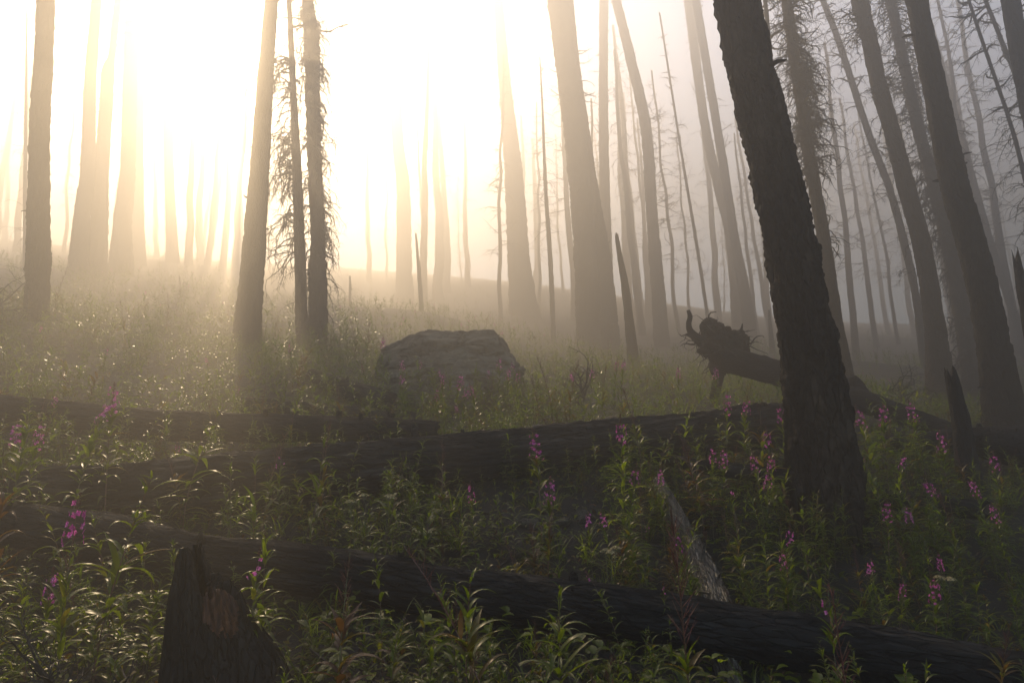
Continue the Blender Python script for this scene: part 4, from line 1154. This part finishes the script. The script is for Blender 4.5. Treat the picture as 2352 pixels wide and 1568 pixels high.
LEAFY = [
 (240, 1090, 0.95, 'leafy stem with arching wet leaves over the left part of the nearest log', 2.4), (435, 935, 0.9, 'leafy stem standing alone before the black upper log', 4.0), (590, 1062, 0.75, 'bushy green fireweed before the left half of the long log', 3.9),
 (880, 1060, 0.75, 'bushy green fireweed before the middle of the long log', 3.9), (280, 1175, 0.7, 'leafy stem right of the deep magenta spike', 2.2), (418, 1240, 0.62, 'leafy stem leaning against the burnt stump left side', 2.3), (1068, 1305, 0.75, 'broad leaved fireweed crossing the nearest log at the centre', 2.1),
 (1260, 1315, 0.75, 'yellow green fireweed crossing the nearest log right of the centre', 2.1), (495, 985, 0.5, 'short tuft of leaves between the two left logs', 5), (600, 1195, 0.75, 'tall leafy stem right of the burnt stump', 2.4), (880, 1250, 0.6, 'leafy stem touching the nearest log right of the stump', 2.4), (45, 930, 0.95, 'leafy stem with paired arching leaves at the left edge', 3.8), (715, 1000, 0.9, 'leafy stem in front of the long cracked log right of the bushes', 3.8), (1835, 1140, 0.62, 'leafy stem before the foot of the thick black trunk', 4.0),
]
for (u, v, h, lab, y0) in LEAFY:
    r = top_at(u, v, h, y0)
    if r is None: continue
    put_plant('leafy', r[0], r[1], h, lab, 'leafy fireweed standing clear', tilt=0.03)

brs = np.random.default_rng(404)
for i in range(26):
    p = at(850 + 345 * (i + brs.random()) / 26, 900, 9.0)
    yy = 8.75 + 0.45 * brs.random()
    put_plant('leafy' if i % 4 else 'bloom', p[0], yy, 0.55 + 0.3 * brs.random(), 'leafy green fireweed at the foot of the large boulder' if i % 4 else 'pink topped fireweed pressed against the foot of the large boulder', 'plants at the foot of the boulder' if i % 4 else 'flowering plants at the foot of the boulder')

# the plants nearest the camera, each an object, with a label by where it grows
def region(x, y, u):
    if y < 3.3:
        if u < 400: return 'leafy green fireweed in the dark left of the burnt stump', 'plants left of the stump'
        if u < 1000: return 'leafy green fireweed in the dark between the burnt stump and the picture centre', 'plants right of the stump'
        if u < 1620: return 'leafy green fireweed below the nearest log, left of the pale log', 'plants under the nearest log at centre'
        return 'leafy green fireweed in the dark lower right corner', 'plants at the lower right'
    if u < 560: return 'leafy green fireweed between the nearest log and the long log at left', 'plants behind the log at left'
    if u < 1150: return 'leafy green fireweed massed before the long log, left of the dark gap', 'plants massed left of the dark gap'
    if u < 1580: return 'leafy green fireweed in the sunlit patch between dark gap and pale log', 'plants between dark gap and pale log'
    if u < 1900: return 'leafy green fireweed between the pale log and the thick trunk', 'plants left of the thick trunk'
    return 'leafy green fireweed right of the foot of the thick trunk', 'plants right of the thick trunk'
def proj(p):
    d = np.asarray(p) - CAM
    z = d @ _f
    return W2 / 2 + F * (d @ CR) / z, H2 / 2 - F * (d @ CU) / z, z
GAP = at(1255, 1190, 4.6)
near = []
tries = 0
NEAR_MAX = 300 - len(PLANTS) - 2
while len(near) < NEAR_MAX and tries < 20000:
    tries += 1
    y = 1.25 + 3.45 * prs.random() ** 0.8
    x = (prs.random() * 2 - 1) * (0.62 + 0.86 * y)
    if abs(x) > 0.25 + 0.86 * y: continue
    if not free(x, y, 0.02): continue
    if ((x - GAP[0]) / 0.62) ** 2 + ((y - GAP[1]) / 0.75) ** 2 < 1 and prs.random() < 0.93: continue
    dmin = 0.085 + 0.012 * y
    if near and min((a - x) ** 2 + (b - y) ** 2 for a, b in near) < dmin ** 2: continue
    hmax = 0.34 + 0.28 * prs.random() ** 1.5
    if y < 1.9: hmax *= 0.7
    z = h1(x, y)
    u, v, d_ = proj((x, y, z + hmax))
    if v < 900 or v > 1750 or u < -120 or u > 2470: continue
    # keep the logs visible: short plants straight in front of the nearest log
    vlog = np.interp(u, [0, 450, 1034, 1650, 2352], [1250, 1330, 1410, 1500, 1640])
    if y < 3.5 and v < vlog - 10:
        if prs.random() < 0.8: hmax = max(0.16, hmax - (vlog - v) * y / F)
    if 1570 < u < 1730 and 1.3 < y < 3.4 and prs.random() < 0.93: continue
    if 3.6 < y < 5.0 and u < 500 and prs.random() < 0.8: continue
    # sunk view over the front log
    near.append((x, y))
    k = prs.random()
    kind = 'leafy' if k < 0.82 else ('bud' if k < 0.86 else ('red' if k < 0.93 else 'seed'))
    lab, grp = region(x, y, u)
    if kind == 'red': lab, grp = lab.replace('leafy green', 'reddish brown'), 'reddish ' + grp
    if kind == 'seed': lab, grp = lab.replace('leafy green', 'pod bearing'), 'seeding ' + grp
    if kind == 'bud': lab, grp = lab.replace('leafy green', 'budding pink tipped'), 'budding ' + grp
    put_plant(kind, x, y, hmax * (1.1 if kind != 'leafy' else 1), lab, grp)
print('near plants', len(near), 'tries', tries, 'all', len(PLANTS))

# the rest of the undergrowth: one mass nobody could count
def mass(name, rings, seed):
    rs = np.random.default_rng(seed)
    out = MB()
    for (kinds, detail, y0, y1, wid, number, hlo, hhi, nv) in rings:
        var = []
        for i in range(nv):
            kd = kinds[i % len(kinds)]
            g = plant_geo(5000 + i * 13 + int(y0 * 10), 1.0, kd, detail)
            m = MB()
            for k, mm in g.items():
                v, q, t_, qm, tm, ti = mm.arrays()
                slot = {'stem': {0: 1}, 'foliage': {0: 0}, 'flower_spike': {0: 2, 1: 1, 2: 3}, 'seed_pods': {0: 3}}[k]
                for a_, b_ in slot.items():
                    sel = qm == a_
                    if sel.any():
                        m.q.append(q[sel] + m.n); m.qm.append(np.full(sel.sum(), b_))
                m.v.append(v); m.tint.append(ti); m.n += len(v)
            v = np.concatenate(m.v); q = np.concatenate(m.q); qm = np.concatenate(m.qm); ti = np.concatenate(m.tint)
            var.append((v, q, qm, ti))
        # candidate spots
        n = int(number * 1.6)
        y = np.sqrt(y0 ** 2 + (y1 ** 2 - y0 ** 2) * rs.random(n)); x = (rs.random(n) * 2 - 1) * (wid[0] + wid[1] * y)
        keep = np.array([free(a, b, -0.02) for a, b in zip(x, y)])
        inner = np.abs(x) < 0.2 + 0.84 * y
        if y0 < 4.6:
            uu = W2 / 2 + F * x / np.maximum(y, 0.3)
            keep &= ~((y > 3.7) & (y < 4.9) & (uu < 480) & (uu > -100) & (rs.random(n) < 0.85))
        if y0 < 4.6: keep &= ~((y < 4.65) & inner & (rs.random(n) < 0.62))
        keep &= ~((((x - GAP[0]) / 0.62) ** 2 + ((y - GAP[1]) / 0.75) ** 2 < 1) & (rs.random(n) < 0.93))
        # patchy ground cover
        pn = fbm(np.stack([x * 0.55, y * 0.55, np.zeros(n)], 1), 3)
        keep &= pn > -0.42
        x, y, pn = x[keep][:number], y[keep][:number], pn[keep][:number]
        z = hgt(x, y) - 0.02
        if y0 < 3:
            dd = np.stack([x, y, z + 0.40], 1) - CAM; dz_ = dd @ _f
            uu = W2 / 2 + F * (dd @ CR) / dz_; vv = H2 / 2 - F * (dd @ CU) / dz_
            vl = np.interp(uu, [0, 450, 1034, 1650, 2352], [1250, 1330, 1410, 1500, 1640])
            kl = (uu > 1570) & (uu < 1730) & (y < 3.4) & (rs.random(len(x)) < 0.93)
            ok = ~kl & ~((y < 3.5) & (y > 0.8) & (vv < vl) & (rs.random(len(x)) < 0.85))
            x, y, z, pn = x[ok], y[ok], z[ok], pn[ok]
        vi = rs.integers(0, nv, len(x))
        for i in range(nv):
            s = np.where(vi == i)[0]
            if not len(s): continue
            v, q, qm, ti = var[i]
            a = rs.random(len(s)) * 6.283; h = hlo + (hhi - hlo) * rs.random(len(s)) ** 1.6
            h = h * (1 + 0.35 * pn[s])
            ca, sa = np.cos(a)[:, None], np.sin(a)[:, None]
            lx, ly = rs.normal(0, 0.09, (2, len(s), 1))
            X = (v[None, :, 0] * ca - v[None, :, 1] * sa + lx * v[None, :, 2]) * h[:, None] + x[s][:, None]
            Yv = (v[None, :, 0] * sa + v[None, :, 1] * ca + ly * v[None, :, 2]) * h[:, None] + y[s][:, None]
            Zv = v[None, :, 2] * h[:, None] + z[s][:, None]
            V = np.stack([X, Yv, Zv], -1).reshape(-1, 3)
            Q = (q[None] + (np.arange(len(s)) * len(v))[:, None, None]).reshape(-1, 4)
            T = (ti[None] + rs.normal(0, 0.09, (len(s), 1))).ravel()
            o0 = out.n
            out.v.append(V); out.q.append(Q + o0); out.qm.append(np.tile(qm, len(s))); out.tint.append(np.clip(T, 0, 1)); out.n += len(V)
    o = link(name, out.mesh(name, [M_LEAF, M_STEM, M_PINK, M_POD]))
    tag(o, kind='stuff')
    print(name, out.n)
    return o
mass('undergrowth', [
    (['leafy'] * 5 + ['red'], 2, 1.2, 7.2, (0.8, 0.90), 1150, 0.26, 0.58, 6),
    (['leafy'] * 9 + ['seed', 'leafy', 'red'], 1, 7.2, 15, (1.0, 0.95), 2600, 0.30, 0.60, 12),
    (['leafy'] * 8 + ['seed', 'bloom'], 1, 15, 30, (1.0, 1.0), 2200, 0.35, 0.75, 10),
    (['leafy'] * 3 + ['seed'], 1, 30, 60, (1.0, 1.0), 900, 0.6, 1.1, 4),
    (['leafy'] * 3, 1, -3, 1.2, (3.0, 0.0), 120, 0.25, 0.45, 3),
], 321)

# low leaf litter and seedlings that cover the soil between the stems
def litter():
    rs = np.random.default_rng(77)
    mb = MB()
    for (n, y0, y1, s0) in [(16000, 1.0, 7.5, 1.0), (14000, 7.5, 22, 1.5)]:
        y = np.sqrt(y0 ** 2 + (y1 ** 2 - y0 ** 2) * rs.random(n)); x = (rs.random(n) * 2 - 1) * (0.7 + 0.88 * y)
        z = hgt(x, y)
        base = np.stack([x, y, z + 0.02 + 0.09 * rs.random(n) ** 2], 1)
        L = (0.035 + 0.05 * rs.random(n)) * s0
        leaf_batch(mb, base, rs.random(n) * 6.283, L, L * (0.25 + 0.25 * rs.random(n)), rs.normal(0.35, 0.45, n), 0.6 + rs.random(n), nseg=2, tint=np.clip(rs.normal(0.42, 0.24, n), 0, 1), cross=2)
    o = link('leafy_ground_cover', mb.mesh('leafy_ground_cover', M_LEAF)); tag(o, kind='stuff')
litter()

def variety():
    rs = np.random.default_rng(909)
    # grass tufts
    mb = MB(); B_, A_, L_, T_ = [], [], [], []
    for k in range(1500):
        y = 1.3 + 17 * rs.random() ** 0.8; x = (rs.random() * 2 - 1) * (0.6 + 0.88 * y)
        if not free(x, y, -0.02): continue
        nb = rs.integers(8, 22); z = h1(x, y); hh = 0.10 + 0.16 * rs.random(); tt_ = rs.random()
        for j in range(nb):
            B_.append((x + rs.normal(0, 0.02), y + rs.normal(0, 0.02), z)); A_.append(rs.random() * 6.283); L_.append(hh * (0.7 + 0.7 * rs.random())); T_.append(0.25 + 0.7 * tt_)
    L_ = np.array(L_); n = len(L_)
    leaf_batch(mb, np.array(B_), np.array(A_), L_, 0.006 + 0.004 * rs.random(n), 1.35 - 0.5 * rs.random(n), 0.6 + 1.0 * rs.random(n), nseg=4, tint=np.clip(np.array(T_) + rs.normal(0, 0.08, n), 0, 1), cross=2)
    o = link('grass', mb.mesh('grass', M_LEAF)); tag(o, kind='stuff')
    # low broad-leaved herbs
    mb = MB(); B_, A_, L_, T_, P_ = [], [], [], [], []
    for k in range(1300):
        y = 1.3 + 12 * rs.random() ** 0.9; x = (rs.random() * 2 - 1) * (0.6 + 0.88 * y)
        if not free(x, y, -0.02): continue
        z = h1(x, y); nb = rs.integers(5, 12); tt_ = rs.random()
        for j in range(nb):
            zz = 0.03 + 0.16 * rs.random()
            B_.append((x + rs.normal(0, 0.025), y + rs.normal(0, 0.025), z + zz)); A_.append(rs.random() * 6.283); L_.append(0.035 + 0.045 * rs.random()); T_.append(0.2 + 0.7 * tt_); P_.append(0.1 + 0.5 * rs.random())
    L_ = np.array(L_); n = len(L_)
    leaf_batch(mb, np.array(B_), np.array(A_), L_, L_ * (0.5 + 0.25 * rs.random(n)), np.array(P_), 0.4 + 0.8 * rs.random(n), nseg=4, tint=np.clip(np.array(T_) + rs.normal(0, 0.08, n), 0, 1), cross=3)
    o = link('broad_leaved_undergrowth', mb.mesh('broad_leaved_undergrowth', M_LEAF)); tag(o, kind='stuff')
variety()

def sticks():
    rs = np.random.default_rng(88); mb = MB()
    for k in range(520):
        y = 1.3 + 14 * rs.random() ** 1.3; x = (rs.random() * 2 - 1) * (0.7 + 0.85 * y); a = rs.random() * 6.283; L = 0.15 + 0.6 * rs.random() ** 2
        tt_ = np.linspace(-0.5, 0.5, 5); xs = x + np.cos(a) * L * tt_ + rs.normal(0, 0.01, 5); ys = y + np.sin(a) * L * tt_
        zs = hgt(xs, ys) + 0.02 + 0.10 * rs.random() * (0.5 + tt_)
        thin_tube(mb, np.stack([xs, ys, zs], 1), np.linspace(0.009, 0.003, 5) * (0.5 + rs.random()), 5)
    o = link('fallen_twigs', mb.mesh('fallen_twigs', M_TWIG)); tag(o, kind='stuff')
sticks()

# yellow umbels
def umbel(u, v, h, y0, label, nh=3):
    r = top_at(u, v, h, y0)
    if r is None: return
    x, y = r; z = h1(x, y)
    rs = np.random.default_rng(int(u))
    root = empty('umbel_plant', (x, y, z)); tag(root, label, 'wildflower', 'plants with cream flower heads')
    sm, fm = MB(), MB()
    for k in range(nh):
        tx, ty_ = rs.normal(0, 0.05), rs.normal(0, 0.03)
        top = np.array([tx + 0.05 * (k - 1), ty_, h * (0.92 + 0.1 * rs.random())])
        thin_tube(sm, [(0, 0, 0), top * (0.6, 0.6, 0.6), top], [0.003, 0.0022, 0.0016], 5, tint=0.9)
        C, D = [], []
        for i in range(110):
            a = rs.random() * 6.283; rr = 0.032 * math.sqrt(rs.random())
            C.append(top + (rr * math.cos(a), rr * math.sin(a), 0.016 * (1 - (rr / 0.032) ** 2) + 0.004 * rs.random())); D.append((math.cos(a) * rr * 20, math.sin(a) * rr * 20, 1.0))
        for c in C[::8]: thin_tube(sm, [top - (0, 0, 0.025), c], [0.0008, 0.0006], 3, tint=0.9)
        flower_batch(fm, np.array(C), np.array(D), np.full(len(C), 0.0042), rs)
    link('stem', sm.mesh('stem', M_STEM), root); link('flower_head', fm.mesh('flower_head', M_UMBEL), root)
umbel(868, 1214, 0.55, 3.9, 'cream umbel flower heads in the leaves behind the nearest log, right of the stump', 3)
umbel(825, 1222, 0.52, 3.9, 'single cream umbel head left of the pair of cream heads', 1)
umbel(1395, 1270, 0.42, 3.7, 'cream umbel heads beside the pale log above the nearest log', 3)
umbel(2160, 1330, 0.4, 3.3, 'flat cream umbel heads in the dark leaves at the lower right', 2)

# ------------------------------------------------------------------ haze
def haze():
    m = bpy.data.materials.new('haze'); m.use_nodes = True
    nt = m.node_tree
    for n in list(nt.nodes):
        if n.type == 'BSDF_PRINCIPLED': nt.nodes.remove(n)
    v = nt.nodes.new('ShaderNodeVolumePrincipled')
    v.inputs['Color'].default_value = (0.99, 0.945, 0.875, 1)
    v.inputs['Density'].default_value = HAZE_DENSITY
    v.inputs['Anisotropy'].default_value = HAZE_G
    nt.links.new(v.outputs[0], nt.nodes['Material Output'].inputs['Volume'])
    zmin, zmax = float(Z.min()) - 1.0, 36.0
    x0, x1, y0, y1 = -80, 80, -25, 88
    vs = [(x, y, z) for z in (zmin, zmax) for y in (y0, y1) for x in (x0, x1)]
    me = bpy.data.meshes.new('haze')
    me.from_pydata(vs, [], [(0, 2, 3, 1), (4, 5, 7, 6), (0, 1, 5, 4), (2, 6, 7, 3), (0, 4, 6, 2), (1, 3, 7, 5)])
    me.materials.append(m)
    o = link('haze', me)
    tag(o, kind='stuff')
    print('haze z', zmin, zmax)
haze()
print('terrain', Z.min(), Z.max(), 'sun el', math.degrees(SUN_EL), 'az', math.degrees(SUN_AZ))
mx = 0
for o in COL.objects:
    if o.type == 'MESH' and o.name != 'haze':
        pass
